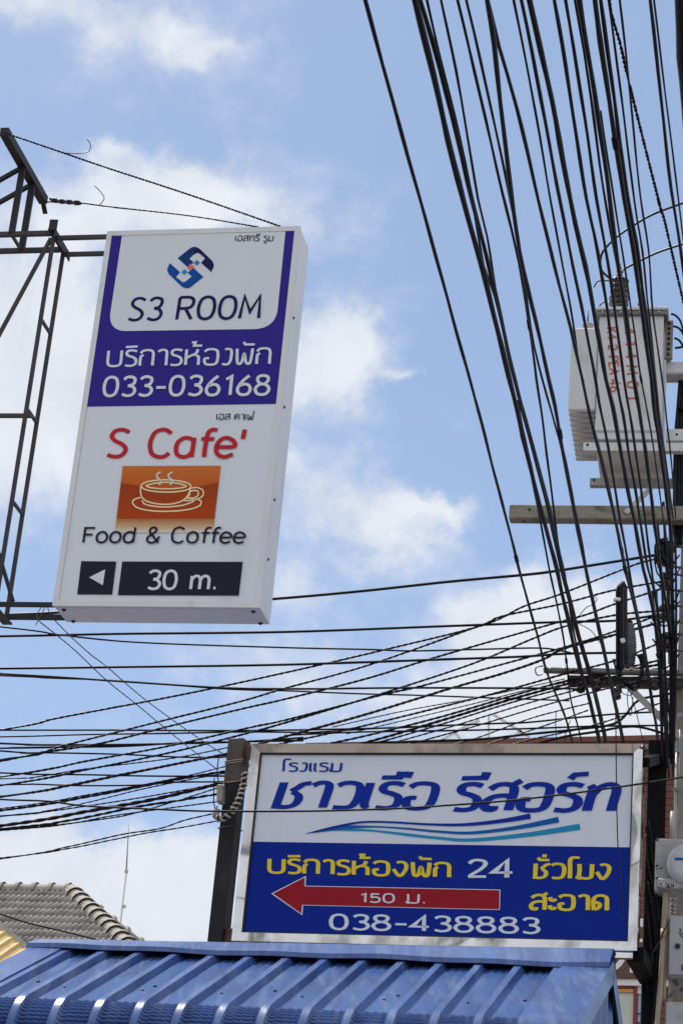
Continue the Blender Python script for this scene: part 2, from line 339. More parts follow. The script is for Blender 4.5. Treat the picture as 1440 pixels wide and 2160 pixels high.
gl('m', .98, ('l', [(.0, 0), (.02, .72)]), ('s', [(.02, .52), (.14, .69), (.28, .71), (.38, .58), (.39, .3), (.38, 0)]), ('s', [(.40, .52), (.52, .69), (.66, .71), (.77, .58), (.78, .3), (.77, 0)]))
gl('.', .22, ('l', [(.02, .06), (.11, .06)]))
gl(' ', .45); gl('7', .66, ('l', [(.0, .95), (.48, .95), (.16, 0)]))
gl('K', .70, ('l', [(0, 0), (0, 1)]), ('l', [(.5, 1), (.02, .45)]), ('l', [(.16, .6), (.54, 0)])); gl('P', .68, ('l', [(0, 0), (0, 1)]), ('s', [(0, 1), (.34, 1), (.5, .9), (.5, .62), (.34, .5), (0, .5)]))
gl('E', .64, ('l', [(.48, 1), (0, 1), (0, 0), (.5, 0)]), ('l', [(0, .52), (.4, .52)])); gl('A', .76, ('l', [(0, 0), (.3, 1), (.6, 0)]), ('l', [(.12, .36), (.48, .36)]))
gl('T', .6, ('l', [(.0, 1), (.6, 1)]), ('l', [(.3, 1), (.3, 0)]))
# Thai consonants and vowels, loopless sign letterforms
gl('บ', .82, ('s', [(.0, 1), (.0, .6), (.01, .22), (.09, .05), (.24, 0), (.44, .01), (.56, .09), (.61, .26), (.61, .6), (.61, 1)]))
gl('ร', .66, ('s', [(.50, .93), (.30, 1), (.09, .96), (.03, .80), (.10, .66), (.28, .58), (.44, .46), (.49, .26), (.42, .07), (.24, 0), (.0, .03)]))
gl('ก', .82, ('s', [(.02, 0), (.02, .35), (.04, .58), (.14, .70)]), ('s', [(.02, .80), (.12, .95), (.32, 1), (.52, .95), (.60, .76), (.60, .4), (.60, 0)]))
gl('า', .60, ('s', [(.0, .88), (.12, .98), (.26, 1), (.37, .92), (.40, .72), (.40, .35), (.40, 0)]))
gl('ห', .86, ('l', [(.03, 1), (.03, 0)]), ('s', [(.03, .40), (.18, .55), (.40, .68), (.50, .80), (.54, 1)]), ('s', [(.36, .64), (.52, .60), (.60, .46), (.60, 0)]))
gl('อ', .82, ('s', [(.0, .84), (.12, .97), (.32, 1), (.52, .94), (.60, .74), (.60, .28), (.52, .06), (.32, 0), (.12, .03), (.03, .16), (.03, .40), (.22, .42)]))
gl('ง', .62, ('s', [(.10, .96), (.24, 1), (.36, .94), (.40, .76), (.38, .3), (.30, .06), (.18, 0), (.0, .04)]))
gl('ฆ', .78, ('s', [(.14, .94), (.30, 1), (.46, .94), (.54, .72), (.48, .36), (.34, .06), (.24, 0), (.16, .12), (.0, .48)]))   # the wide form of the same letter
gl('พ', .92, ('s', [(.02, 1), (.04, .5), (.08, .1), (.18, .02), (.28, .2), (.36, .66), (.44, .2), (.54, .02), (.64, .1), (.69, .5), (.72, 1)]))
gl('ฟ', .92, ('s', [(.02, 1), (.04, .5), (.08, .1), (.18, .02), (.28, .2), (.36, .66), (.44, .2), (.54, .02), (.64, .1), (.69, .6), (.74, 1.32)]))
gl('เ', .30, ('s', [(.0, 1), (.0, .5), (.02, .12), (.12, .0)])); gl('แ', .58, ('s', [(.0, 1), (.0, .5), (.02, .12), (.12, .0)]), ('s', [(.28, 1), (.28, .5), (.30, .12), (.40, .0)]))
gl('ส', .82, ('s', [(.04, .80), (.18, .96), (.38, 1), (.54, .92), (.60, .72), (.60, .4), (.60, 0)]), ('s', [(.60, .52), (.40, .56), (.16, .50), (.02, .30), (.06, .06), (.22, .02), (.24, .16)]), ('l', [(.50, .94), (.70, 1.14)]))
gl('ท', .84, ('s', [(.0, .96), (.08, .8), (.08, .4), (.08, 0)]), ('s', [(.08, .55), (.22, .86), (.40, 1), (.56, .94), (.62, .74), (.62, .4), (.62, 0)]))
gl('ม', .84, ('s', [(.06, 1), (.08, .6), (.06, .22), (.0, .06), (.12, .0), (.16, .12)]), ('s', [(.10, .08), (.30, .0), (.50, .02), (.60, .14), (.62, .5), (.62, 1)]))
gl('ค', .84, ('s', [(.04, 0), (.02, .4), (.05, .78), (.18, .96), (.34, 1), (.52, .94), (.60, .74), (.60, .4), (.60, 0)]), ('s', [(.05, .16), (.12, .30), (.26, .40), (.30, .58), (.22, .66), (.12, .60)]))
gl('ด', .84, ('s', [(.06, 0), (.03, .4), (.05, .78), (.18, .96), (.34, 1), (.52, .94), (.60, .74), (.60, .4), (.60, 0)]), ('s', [(.08, .04), (.24, .14), (.30, .36), (.20, .52), (.06, .46)]))
gl('โ', .42, ('s', [(.08, 0), (.08, .6), (.06, 1.1), (.10, 1.38), (.22, 1.46), (.48, 1.44)]))
gl('ช', .78, ('l', [(.06, 1), (.06, .02), (.22, .01)]), ('s', [(.06, .03), (.26, .0), (.46, .08), (.54, .28), (.50, .48), (.34, .62)]), ('s', [(.30, .64), (.44, .80), (.54, .93), (.72, .98)]))
gl('ว', .74, ('s', [(.0, .88), (.12, .98), (.30, 1), (.47, .93), (.55, .72), (.55, .34), (.47, .08), (.30, .0), (.04, .02)]))
gl('ะ', .40, ('s', [(.0, .86), (.04, .66), (.16, .62), (.26, .74)]), ('s', [(.0, .30), (.04, .10), (.16, .06), (.26, .18)]))
# marks (advance 0; x counted back from the end of the letter before)
gl('ิ', 0, ('l', [(-.70, 1.22), (-.16, 1.25)])); gl('ี', 0, ('l', [(-.70, 1.22), (-.18, 1.24), (-.16, 1.46)])); gl('ื', 0, ('l', [(-.74, 1.22), (-.34, 1.23), (-.32, 1.46)]), ('l', [(-.14, 1.46), (-.16, 1.22)]))
gl('ั', 0, ('l', [(-.62, 1.42), (-.54, 1.26), (-.12, 1.26)])); gl('้', 0, ('l', [(-.62, 1.46), (-.46, 1.46), (-.50, 1.24), (-.14, 1.24)])); gl('่', 0, ('l', [(-.16, 1.62), (-.17, 1.30)])); gl('๋', 0, ('l', [(-.34, 1.66), (-.35, 1.44)]))
gl('์', 0, ('l', [(-.50, 1.20), (-.42, 1.36), (-.12, 1.40)])); gl('ู', 0, ('s', [(-.48, -.16), (-.46, -.36), (-.34, -.40), (-.24, -.30), (-.24, -.14)]))

def ribbon2(pts, wx, wy, closed=False):
    n = len(pts); Lf = []; Rt = []
    def nrm(a, b):
        d = V((b[0]-a[0], b[1]-a[1])); 
        if d.length < 1e-9: return V((0, 0))
        d.normalize(); return V((-d.y, d.x))
    for i in range(n):
        p = V(pts[i][:2])
        if closed: n1 = nrm(pts[i-1], pts[i]); n2 = nrm(pts[i], pts[(i+1) % n])
        else:
            n1 = nrm(pts[max(i-1, 0)], pts[max(i, 1)]) if i > 0 else nrm(pts[0], pts[1])
            n2 = nrm(pts[i], pts[i+1]) if i < n-1 else n1
        m = n1+n2
        if m.length < .2: m = n1.copy()
        m.normalize(); k = 1/max(.45, m.dot(n1)); w = V((m.x*wx*k/2, m.y*wy*k/2))
        Lf.append(p+w); Rt.append(p-w)
    return Lf, Rt
def put_strokes(mb, strokes, mapf, wx, wy, n=7):
    for k, (kind, pts) in enumerate(strokes):
        P = [V((p[0], p[1], 0)) for p in pts]
        if kind == 's': P = crom(P, n=n)
        elif kind == 'c': P = crom(P, n=n, closed=True)
        cl = kind == 'c'
        A, B = ribbon2(P, wx, wy, cl); m = len(P); lift = .0003*(mb.k % 9); mb.k += 1
        i0 = len(mb.v)
        for a, b in zip(A, B): mb.v += [mapf(a.x, a.y, lift), mapf(b.x, b.y, lift)]
        for j in range(m if cl else m-1):
            q = (j+1) % m; mb.f.append([i0+2*j, i0+2*q, i0+2*q+1, i0+2*j+1]); mb.sm.append(False)
class Plane:
    """a flat sign face: world point from photo pixel, lifted off the face by z"""
    def __init__(s, O, n): s.O = V(O); s.n = V(n).normalized()
    def p(s, u, v, z=0): return onpl(u, v, s.O, s.n)+s.n*z
class Zm:
    def __init__(s, ox, oy, k): s.ox, s.oy, s.k = ox, oy, k
    def __call__(s, x, y): return (s.ox+x/s.k, s.oy+y/s.k)
def text(pl, string, bl, br, tl, pen, penv, z, mb=None):
    mb = mb or MB()
    if not hasattr(mb, 'k'): mb.k = 0
    B = pl.p(*bl); E1 = pl.p(*br)-B; E2 = pl.p(*tl)-B
    e = E1.normalized(); h = (E2-e*E2.dot(e)).length
    x = 0; items = []
    for ch in string:
        adv, st = GL[ch]
        items.append((x, st)); x += adv
    last = string.rstrip()[-1]; Wn = x - (.2 if GL[last][0] else .2)
    sx = E1.length/h/Wn
    def mp(px, py, lift): return B+e*(px*h)+E2*py+pl.n*(z+lift)
    for x0, st in items:
        put_strokes(mb, [(k, [((x0+p[0])*sx, p[1]) for p in pts]) for k, pts in st], mp, pen, penv)
    return mb
def poly(pl, pts, z, mb=None, sm=False):
    mb = mb or MB(); mb.face([pl.p(u, v, z) for u, v in pts]); return mb
def pxstroke(pl, lines, w, z, mb=None):
    """lines traced on the face: (kind, [(u,v)...]); w in photo pixels"""
    mb = mb or MB()
    if not hasattr(mb, 'k'): mb.k = 0
    put_strokes(mb, lines, lambda u, v, l: pl.p(u, v, z+l), w, w); return mb
def taper(pl, pts, ws, z, mb):
    P = crom([V((a, b, w)) for (a, b), w in zip(pts, ws)], n=8)
    A, B = ribbon2(P, 1, 1); i0 = len(mb.v)
    for p, a, b in zip(P, A, B):
        c = V((p.x, p.y)); a = c+(a-c)*p.z; b = c+(b-c)*p.z
        mb.v += [pl.p(a.x, a.y, z), pl.p(b.x, b.y, z)]
    for j in range(len(P)-1): mb.f.append([i0+2*j, i0+2*j+2, i0+2*j+3, i0+2*j+1]); mb.sm.append(False)

# ================================================================== light box sign (left)
YA = -0.223; AX = V((math.cos(YA), math.sin(YA), 0)); AY = V((-math.sin(YA), math.cos(YA), 0)); UZ = V((0, 0, 1))
AC = V((-0.963, 11.159, 5.424+CAMZ)); AW, AH, AD = 1.177, 2.4, .25
sign = thing('lightbox_sign', AC-UZ*AH/2, 'tall white light box sign with violet top half and an orange coffee cup picture', 'sign')
plA = Plane(AC, -AY)
# case: shell behind the face
m = MB(); m.box(AC+AY*(AD/2+.012), AW-.004, AD-.024, AH-.004, AX, AY, UZ, bev=.004); case = part('case', m, M_CASE, sign)
# face panel
bw = .032
m = MB(); m.box(AC+AY*.004, AW-2*bw-.002, .012, AH-2*bw-.002, AX, AY, UZ); face = part('face_panel', m, M_PANEL, sign)
# aluminium edge frame, mitred, standing proud of the face
def rim(C, X, Y, w, h, b, proud, back, lip=0.0):
    m = MB()
    o = [(-w/2, -h/2), (w/2, -h/2), (w/2, h/2), (-w/2, h/2)]; i = [(-w/2+b, -h/2+b), (w/2-b, -h/2+b), (w/2-b, h/2-b), (-w/2+b, h/2-b)]
    def P(q, d): return C+X*q[0]+UZ*q[1]-Y*d
    for k in range(4):
        j = (k+1) % 4
        m.face([P(o[k], proud), P(o[j], proud), P(i[j], proud-lip), P(i[k], proud-lip)])      # front
        m.face([P(o[k], -back), P(o[j], -back), P(o[j], proud), P(o[k], proud)])                # outside
        m.face([P(i[k], proud-lip), P(i[j], proud-lip), P(i[j], -back), P(i[k], -back)])        # inside
        m.face([P(i[k], -back), P(i[j], -back), P(o[j], -back), P(o[k], -back)])
    return m
part('edge_frame', rim(AC, AX, AY, AW, AH, bw, .008, .011), M_SIGNALU, sign)
bolts('screw', M_DARK, sign, [(AC+AX*(du*(AW/2-.05))+AY*(AD*(.2 if dz > 0 else .9))-UZ*(AH/2-.002), -UZ, [(.012, 0), (.012, .006), (.004, .012)]) for du in (-1, 1) for dz in (.03, -.03)])
bolts('screw', M_DARK, sign, [(AC+AX*(AW/2-.003)+AY*.06+UZ*(AH*(q-.5)), AX, [(.009, 0), (.009, .005), (.003, .009)]) for q in (.28, .52, .76, .13)])
zA = Zm(160, 460, 2.769); zB = Zm(90, 840, 2.618)
FZ = .0035
part('violet_field', poly(plA, [zA(57, 1103), zA(1170, 1087), zA(1280, 78), zA(210, 108)][::1], FZ), M_PURP, sign)
def arc(a, c, b, n=8):   # quadratic corner from a to b with control c
    return [((1-t)**2*a[0]+2*t*(1-t)*c[0]+t*t*b[0], (1-t)**2*a[1]+2*t*(1-t)*c[1]+t*t*b[1]) for t in [i/n for i in range(n+1)]]
cut = [zA(272, 104)]+[zA(*q) for q in arc((203, 565), (196, 655), (285, 662))]+[zA(*q) for q in arc((1045, 651), (1160, 645), (1178, 545))]+[zA(1225, 80)]
cutp = part('white_field', poly(plA, cut, FZ+.0015), M_WHV, sign)
LZ = FZ+.003
part('lettering', text(plA, 'เอสทรี รูม', zA(932, 137), zA(1152, 137), zA(936, 107), .17, .15, LZ), M_INK, face)
part('lettering', text(plA, 'S3 ROOM', zA(308, 600), zA(1074, 587), zA(330, 472), .135, .125, LZ), M_NAVY, face)
part('lettering', text(plA, 'บริการห้องพัก', zA(186, 868), zA(1135, 855), zA(195, 778), .17, .14, LZ), M_WHV, face)
part('lettering', text(plA, '033-036168', zA(162, 1042), zA(1126, 1034), zA(176, 932), .155, .145, LZ), M_WHV, face)
part('lettering', text(plA, 'เอส คาเฟ่', zB(962, 120), zB(1162, 121), zB(965, 90), .17, .14, LZ), M_INK, face)
part('lettering', text(plA, "S Cafe'", zB(358, 325), zB(1098, 327), zB(378, 176), .155, .135, LZ), M_REDV, face)
part('lettering', text(plA, 'Food & Coffee', zB(228, 799), zB(1106, 803), zB(240, 716), .145, .13, LZ+.002), M_INK, face)
# logo: interlocked rounded diamond
lg = [(597, 237), (672, 177), (690, 170), (708, 173), (725, 182), (800, 255), (808, 275), (806, 290), (793, 318), (733, 265), (757, 237), (722, 209), (712, 206), (702, 210), (665, 240), (690, 262), (655, 290)]
lo1 = MB(); poly(plA, [zA(*q) for q in (lg[0], lg[1], lg[2], (690, 216), lg[14], lg[15], lg[16])], LZ, lo1)
part('logo', lo1, M_LOGO1, face)
lo2 = MB(); poly(plA, [zA(*q) for q in lg[2:14]+[(690, 217)]], LZ, lo2); part('logo', lo2, M_NAVY, face)
lo3 = MB(); poly(plA, [zA(1344-x, 584-y) for x, y in lg], LZ, lo3); part('logo', lo3, M_LOGO2, face)
lo4 = MB()
for cx, cy in ((637, 318), (709, 264)): poly(plA, [zA(cx-19, cy+2), zA(cx-1, cy-17), zA(cx+18, cy), zA(cx, cy+17)], LZ+.001, lo4)
part('logo', lo4, M_LOGO3, face)
part('logo', poly(plA, [zA(651, 292), zA(674, 270), zA(695, 290), zA(671, 312)], LZ+.002), M_PINK, face)
# coffee cup picture
def grad_mat(name, stops, z0, z1):
    m = bpy.data.materials.new(name); m.use_nodes = True; t = m.node_tree; b = t.nodes['Principled BSDF']; b.inputs['Roughness'].default_value = .5; b.inputs['Specular IOR Level'].default_value = .1
    co = t.nodes.new('ShaderNodeTexCoord'); sp = t.nodes.new('ShaderNodeSeparateXYZ'); t.links.new(co.outputs['Object'], sp.inputs[0])
    r = t.nodes.new('ShaderNodeMapRange'); t.links.new(sp.outputs[2], r.inputs[0]); r.inputs[1].default_value = z0; r.inputs[2].default_value = z1
    cr = t.nodes.new('ShaderNodeValToRGB'); t.links.new(r.outputs[0], cr.inputs[0])
    while len(cr.color_ramp.elements) < len(stops): cr.color_ramp.elements.new(.5)
    for e, (p, c) in zip(cr.color_ramp.elements, stops): e.position = p; e.color = (*c, 1)
    t.links.new(cr.outputs[0], b.inputs['Base Color']); return m
zb = (AC-UZ*AH/2).z
zz = lambda x, y: plA.p(*zB(x, y)).z-zb
M_PIC = grad_mat('printed picture, orange shading', [(0, (.52, .080, .010)), (.55, (.60, .110, .012)), (1, (.66, .19, .04))], zz(700, 665), zz(700, 375))
M_PICD = grad_mat('printed picture, darker half', [(0, (.50, .066, .009)), (1, (.37, .058, .012))], zz(700, 665), zz(700, 475))
M_FADE = grad_mat('printed picture, fading foot', [(0, (.78, .76, .74)), (.35, (.70, .48, .28)), (1, (.46, .15, .045))], zz(700, 745), zz(700, 666))
pic = part('picture', poly(plA, [zB(411, 666), zB(951, 664), zB(985, 375), zB(445, 377)], LZ), M_PIC, sign)
part('picture_shade', poly(plA, [zB(411, 666), zB(951, 664), zB(973, 465), zB(900, 485), zB(800, 497), zB(680, 500), zB(560, 492), zB(434, 470)], LZ+.001), M_PICD, pic)
part('picture_foot', poly(plA, [zB(400, 745), zB(940, 745), zB(951, 665), zB(411, 667)], LZ), M_FADE, pic)
cup = [('c', [zB(*q) for q in ((547, 488), (580, 465), (680, 454), (785, 466), (822, 490), (790, 512), (690, 522), (585, 512))]),
       ('c', [zB(*q) for q in ((575, 488), (620, 474), (690, 468), (760, 476), (795, 490), (750, 501), (680, 504), (615, 500))]),
       ('s', [zB(*q) for q in ((545, 490), (545, 530), (560, 560), (600, 580), (680, 590), (750, 580), (790, 558), (812, 525), (820, 492))]),
       ('s', [zB(*q) for q in ((822, 500), (860, 498), (888, 515), (884, 545), (850, 562), (785, 568), (812, 540), (818, 518), (856, 515), (862, 535), (845, 552), (800, 556))]),
       ('s', [zB(*q) for q in ((545, 552), (512, 562), (500, 582), (530, 610), (610, 626), (710, 628), (810, 618), (868, 598), (878, 574), (862, 566))]),
       ('s', [zB(*q) for q in ((552, 568), (570, 590), (630, 602), (700, 604), (780, 594), (840, 572))])]
part('cup_drawing', pxstroke(plA, cup, 3.0, LZ+.002), M_CREAM, pic)
stm = [('s', [zB(*q) for q in ((655, 410), (636, 422), (634, 438), (652, 455), (655, 470), (645, 482))]), ('s', [zB(*q) for q in ((720, 410), (700, 424), (698, 438), (716, 455), (718, 468), (706, 482))])]
part('steam_drawing', pxstroke(plA, stm, 3.2, LZ+.002), M_WHV, pic)
for q in ([(194, 1085), (386, 1086), (409, 904), (216, 902)], [(418, 1089), (1084, 1092), (1106, 906), (442, 904)]):
    dp = part('dark_panel', poly(plA, [zB(*p) for p in q], LZ), M_INK, sign)
    if q[0][0] == 194: part('arrow_mark', poly(plA, [zB(260, 992), zB(336, 1036), zB(349, 948)], LZ+.002), M_WHV, dp)
    else: part('lettering', text(plA, '30 m.', zB(584, 1056), zB(945, 1058), zB(594, 956), .16, .145, LZ+.002), M_WHV, dp)

# ------------------------------------------------------------------ steel frame carrying the light box
fr = None
pF = Plane(AC+AY*.03, -AY); pB = Plane(AC+AY*.22, -AY)
base = pF.p(-420, 1290); base = V((base.x, base.y, 0))
fr = thing('steel_sign_frame', base, 'open frame of dark square steel tubes holding the tall light box sign from the left', 'frame')
tw = .030
def fbar(name, a, b, w=tw, m=M_STEEL, ext=0): part(name, MB().bar(a, b, w*.9, w*.9, ext=ext), m, fr)
ztop = pF.p(115, 492).z; zbot = pF.p(60, 1272).z
q = pF.p(115, 492); vF = q; vB = q+AY*.19
mastF = pF.p(-420, 500)
fbar('rail', V((mastF.x, mastF.y, ztop)), vF, .030, M_STEEL2); fbar('rail', V((mastF.x, mastF.y, ztop))+AY*.19, vB, .030, M_STEEL2)
aF = AC-AX*AW/2+AY*.03
fbar('rail', V((vF.x, vF.y, ztop-.035)), V((aF.x, aF.y, ztop-.035))+AX*.03, .026, M_STEEL2); fbar('rail', V((vB.x, vB.y, ztop-.035)), V((aF.x, aF.y, ztop-.035))+AY*.19+AX*.03, .026, M_STEEL2)
fbar('upright', V((vF.x, vF.y, zbot-.03)), V((vF.x, vF.y, ztop)), .026, M_STEEL2); fbar('upright', V((vB.x, vB.y, zbot-.03)), V((vB.x, vB.y, ztop)), .026, M_STEEL2)
for v in (672, 861, 1056):
    z = pF.p(90 if v == 672 else 60 if v == 861 else 35, v).z; fbar('tie_bar', V((vF.x, vF.y, z)), V((vB.x, vB.y, z)), .018, M_STEEL2)
# angle iron tying the rails, with cut end plates
part('angle_iron', MB().bar(vF-AY*.05+UZ*.0, vB+AY*.06, .05, .006).bar(vF-AY*.05-UZ*.025+AX*.022, vB+AY*.06-UZ*.025+AX*.022, .006, .05).bar(vF-AY*.05+UZ*.03-AX*.02, vF-AY*.045+UZ*.03+AX*.03, .006, .07), M_STEEL, fr)
z1 = pF.p(20, 1268).z
fbar('rail', V((mastF.x, mastF.y, z1-.02)), V((aF.x, aF.y, z1-.02))+AX*.03, .026, M_STEEL); fbar('rail', V((mastF.x, mastF.y, z1-.02))+AY*.19, V((aF.x, aF.y, z1-.02))+AY*.19+AX*.03, .030, M_STEEL)
part('angle_iron', MB().bar(V((vF.x, vF.y, z1-.045))-AY*.05, V((vB.x, vB.y, z1-.045))+AY*.05, .045, .008).bar(V((vF.x, vF.y, z1-.03))-AY*.05-AX*.03, V((vB.x, vB.y, z1-.03))+AY*.05-AX*.03, .008, .04), M_STEEL2, fr)
fbar('brace', pF.p(108, 503), pF.p(-60, 816), .022, M_STEEL2); fbar('brace', pF.p(-40, 1040), pF.p(28, 1268), .022, M_STEEL)
fbar('cross_bar', pF.p(-420, 877), pF.p(68, 877), .024, M_STEEL2)
# upper truss
tF = pF.p(49, 350); tB = tF+AY*.19
bF = pF.p(25, 494); bB = bF+AY*.19
fbar('upright', V((tF.x, tF.y, ztop)), tF, .040, M_STEEL); fbar('upright', V((tB.x, tB.y, ztop)), tB, .042, M_STEEL)
fbar('tie_bar', V((tF.x, tF.y, ztop)), V((tB.x, tB.y, ztop)), .018, M_STEEL2)
fbar('top_bar', tF-AY*.36+UZ*.01, tB+AY*.22+UZ*.01, .058, M_STEEL)
part('hook_plate', MB().bar(tB+AY*.20, tB+AY*.28-UZ*.05, .03, .006), M_STEEL, fr)
fbar('brace', tF-UZ*.01, tF-AX*.40-UZ*.27, .026, M_STEEL); fbar('brace', tB-UZ*.01, tB-AX*.42-UZ*.28, .026, M_STEEL)
part('mast', MB().box(V((mastF.x, mastF.y, (ztop+1.1)/2))+AY*.095, .16, .16, ztop+1.1, AX, AY, UZ), M_STEEL, fr)
# guy wires
GUY = 'thin guy wires staying the tall sign'
def spiral(pts, r, turns_per_m, strand=2, n=5, step=.012, off=1.0):
    """twisted strands"""
    C = crom(pts, step=step); m = MB(); tot = [0]
    for a, b in zip(C, C[1:]): tot.append(tot[-1]+(b-a).length)
    for k in range(strand):
        Q = []
        for i, p in enumerate(C):
            d = (C[min(i+1, len(C)-1)]-C[max(i-1, 0)]).normalized(); up = V((0, 0, 1)) if abs(d.z) < .9 else V((0, 1, 0))
            x = d.cross(up).normalized(); y = d.cross(x); t = 2*math.pi*(tot[i]*turns_per_m+k/strand)
            Q.append(p+(x*math.cos(t)+y*math.sin(t))*r*off)
        m.tube(Q, r*1.02, n)
    return m
topR = AC+AX*(AW/2)+UZ*(AH/2)
def guy(pts, lab, r=.0028, pig=None, m=M_CABLE):
    t = thing('guy_wire', pts[0], lab, 'wire', GUY)
    part('wire', spiral(pts, r, 22, 2, 5, .014), m, t)
    if pig:
        part('loose_end', MB().tube(crom(pig, n=6), .0028, 5), m, t)
    return t
g0 = tF-AY*.36; e0 = onpl(592, 474, AC, AY)+AY*.004-UZ*.01
def onlineY(u, v, a, b, t):   # photo point at the depth between a and b
    return at(u, v, a.y+(b.y-a.y)*t)
A0 = g0+UZ*.0; 
guy([A0, onlineY(133, 322, A0, e0, .18), onlineY(229, 355, A0, e0, .36), onlineY(400, 411, A0, e0, .67), e0], 'upper guy wire from the raised frame tip to the tall sign top', .0036,
    [onlineY(133, 322, A0, e0, .18), onlineY(160, 324, A0, e0, .22), onlineY(185, 321, A0, e0, .26), onlineY(191, 312, A0, e0, .27), onlineY(190, 302, A0, e0, .27), onlineY(184, 294, A0, e0, .26)])
A1 = tB+AY*.22; e1 = onpl(545, 475, AC, AY)+AY*.004-UZ*.01
tg = guy([A1, onlineY(160, 427, A1, e1, .12), onlineY(240, 437, A1, e1, .3), onlineY(400, 455, A1, e1, .7), e1], 'lower guy wire with twisted shackle from the frame to the tall sign top', .0033,
    [onlineY(208, 433, A1, e1, .2), onlineY(216, 426, A1, e1, .24), onlineY(220, 417, A1, e1, .25), onlineY(212, 404, A1, e1, .24), onlineY(200, 392, A1, e1, .22)])
part('shackle', spiral([onlineY(108, 420, A1, e1, .02), onlineY(125, 424, A1, e1, .06), onlineY(170, 428, A1, e1, .14)], .009, 9, 2, 6), M_STEEL2, tg)
PLY = 13.72
w0 = pF.p(85, 1311); w1 = pB.p(117, 1310)
def mixpts(px, y0, y1):
    n = len(px); tot = [0]
    for a, b in zip(px, px[1:]): tot.append(tot[-1]+math.hypot(b[0]-a[0], b[1]-a[1]))
    return [at(u, v, y0+(y1-y0)*t/tot[-1]) for (u, v), t in zip(px, tot)]
guy(mixpts([(85, 1312), (154, 1368), (225, 1435), (292, 1489), (375, 1558), (459, 1624)], w0.y, 13.5), 'thin stay wire from the lower frame corner to the dark post', .0022, mixpts([(85, 1312), (78, 1298), (88, 1280)], w0.y, w0.y), M_WIRE)
guy(mixpts([(112, 1304), (150, 1343), (192, 1381), (225, 1406), (308, 1477), (417, 1556), (470, 1590)], w1.y, 13.5), 'thin stay wire from under the tall sign to the dark post', .0022, mixpts([(112, 1304), (104, 1290), (98, 1278), (86, 1300), (76, 1318)], w1.y, w1.y), M_WIRE)

# ================================================================== hotel sign (lower right)
YB = -0.292; BX = V((math.cos(YB), math.sin(YB), 0)); BY = V((-math.sin(YB), math.cos(YB), 0))
BC = V((.776, 13.175, 3.596+CAMZ)); BWd, BHt = 2.4, 1.165
hs = thing('hotel_sign', BC-UZ*BHt/2, 'wide steel edged hotel sign, white above and royal blue below with a red arrow', 'sign')
plB = Plane(BC, -BY)
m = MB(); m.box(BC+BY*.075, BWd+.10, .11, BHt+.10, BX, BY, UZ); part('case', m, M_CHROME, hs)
m = MB(); m.box(BC+BY*.008, BWd, .016, BHt, BX, BY, UZ); f2 = part('face_panel', m, M_PANEL, hs)
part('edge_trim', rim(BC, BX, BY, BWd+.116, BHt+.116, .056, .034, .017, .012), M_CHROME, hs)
part('gasket', rim(BC, BX, BY, BWd+.004, BHt+.004, .009, .012, -.002), M_DARK, hs)
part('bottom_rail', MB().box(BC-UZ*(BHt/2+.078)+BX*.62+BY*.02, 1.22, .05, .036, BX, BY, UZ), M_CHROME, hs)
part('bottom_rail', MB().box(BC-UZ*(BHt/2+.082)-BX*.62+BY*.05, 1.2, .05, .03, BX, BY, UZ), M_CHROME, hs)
bolts('bolt', M_DARK, hs, [(BC-UZ*(BHt/2+.075)+BX*x-BY*.006, -BY, [(.012, 0), (.012, .006), (.004, .01)]) for x in (-1.05, .95, 1.08, 1.12)])
z3 = Zm(440, 1540, 2.88); z4 = Zm(900, 1540, 2.667); z5 = Zm(440, 1780, 2.88); z6 = Zm(900, 1780, 2.667)
hw = BWd/2-.001
def bl_(x, z, l): return BC+BX*x+UZ*z-BY*l
zl = (plB.p(*z3(262, 678))-BC); zr = (plB.p(*z4(1145, 660))-BC)
m = MB(); m.face([bl_(-hw, -BHt/2+.001, .0015), bl_(hw, -BHt/2+.001, .0015), bl_(hw, zr.z, .0015), bl_(-hw, zl.z, .0015)]); part('blue_field', m, M_BLUE2, hs)
Z2 = .0035
part('lettering', text(plB, 'โรงแรม', z3(446, 250), z3(803, 252), z3(452, 200), .30, .16, Z2), M_LET2, f2)
part('lettering', text(plB, 'ชาวเรือ', z3(392, 468), z3(1345, 478), z3(445, 318), .36, .165, Z2), M_LET2, f2)
part('lettering', text(plB, 'รีสอร์ท', z4(150, 450), z4(1038, 455), z4(196, 304), .37, .17, Z2), M_LET2, f2)
part('lettering', text(plB, 'บริการห้ฆอพัก'.replace('ห้ฆอ', 'ห้อฆ'), z5(368, 175), z6(128, 188), z5(371, 92), .31, .165, Z2), M_YEL, f2)
part('lettering', text(plB, '24', z6(232, 190), z6(480, 190), z6(235, 92), .28, .14, Z2), M_WHV, f2)
part('lettering', text(plB, 'ชั๋วโมฆ', z6(600, 192), z6(1028, 198), z6(604, 112), .31, .165, Z2), M_YEL, f2)
part('lettering', text(plB, 'สะอาด', z6(582, 370), z6(1016, 375), z6(585, 288), .31, .17, Z2), M_YEL, f2)
part('lettering', text(plB, '038-438883', z5(742, 518), z6(624, 504), z5(744, 430), .29, .15, Z2), M_WHV, f2)
ar = [(380, 303), (592, 195), (590, 255)]; arp = [z5(*q) for q in ar]+[z6(413, 258), z6(410, 373)]+[z5(575, 375), z5(570, 435)]
ari = [z5(393, 303), z5(584, 205), z5(583, 259)]+[z6(408, 262), z6(406, 369)]+[z5(568, 371), z5(563, 424)]
arw = part('arrow', poly(plB, arp, Z2), M_WHV, hs)
part('arrow_fill', poly(plB, ari, Z2+.0015), M_ARROW, arw)
part('lettering', text(plB, '150 ม.', z5(922, 355), z5(1303, 363), z5(924, 302), .25, .15, Z2+.004), M_WHV, arw)
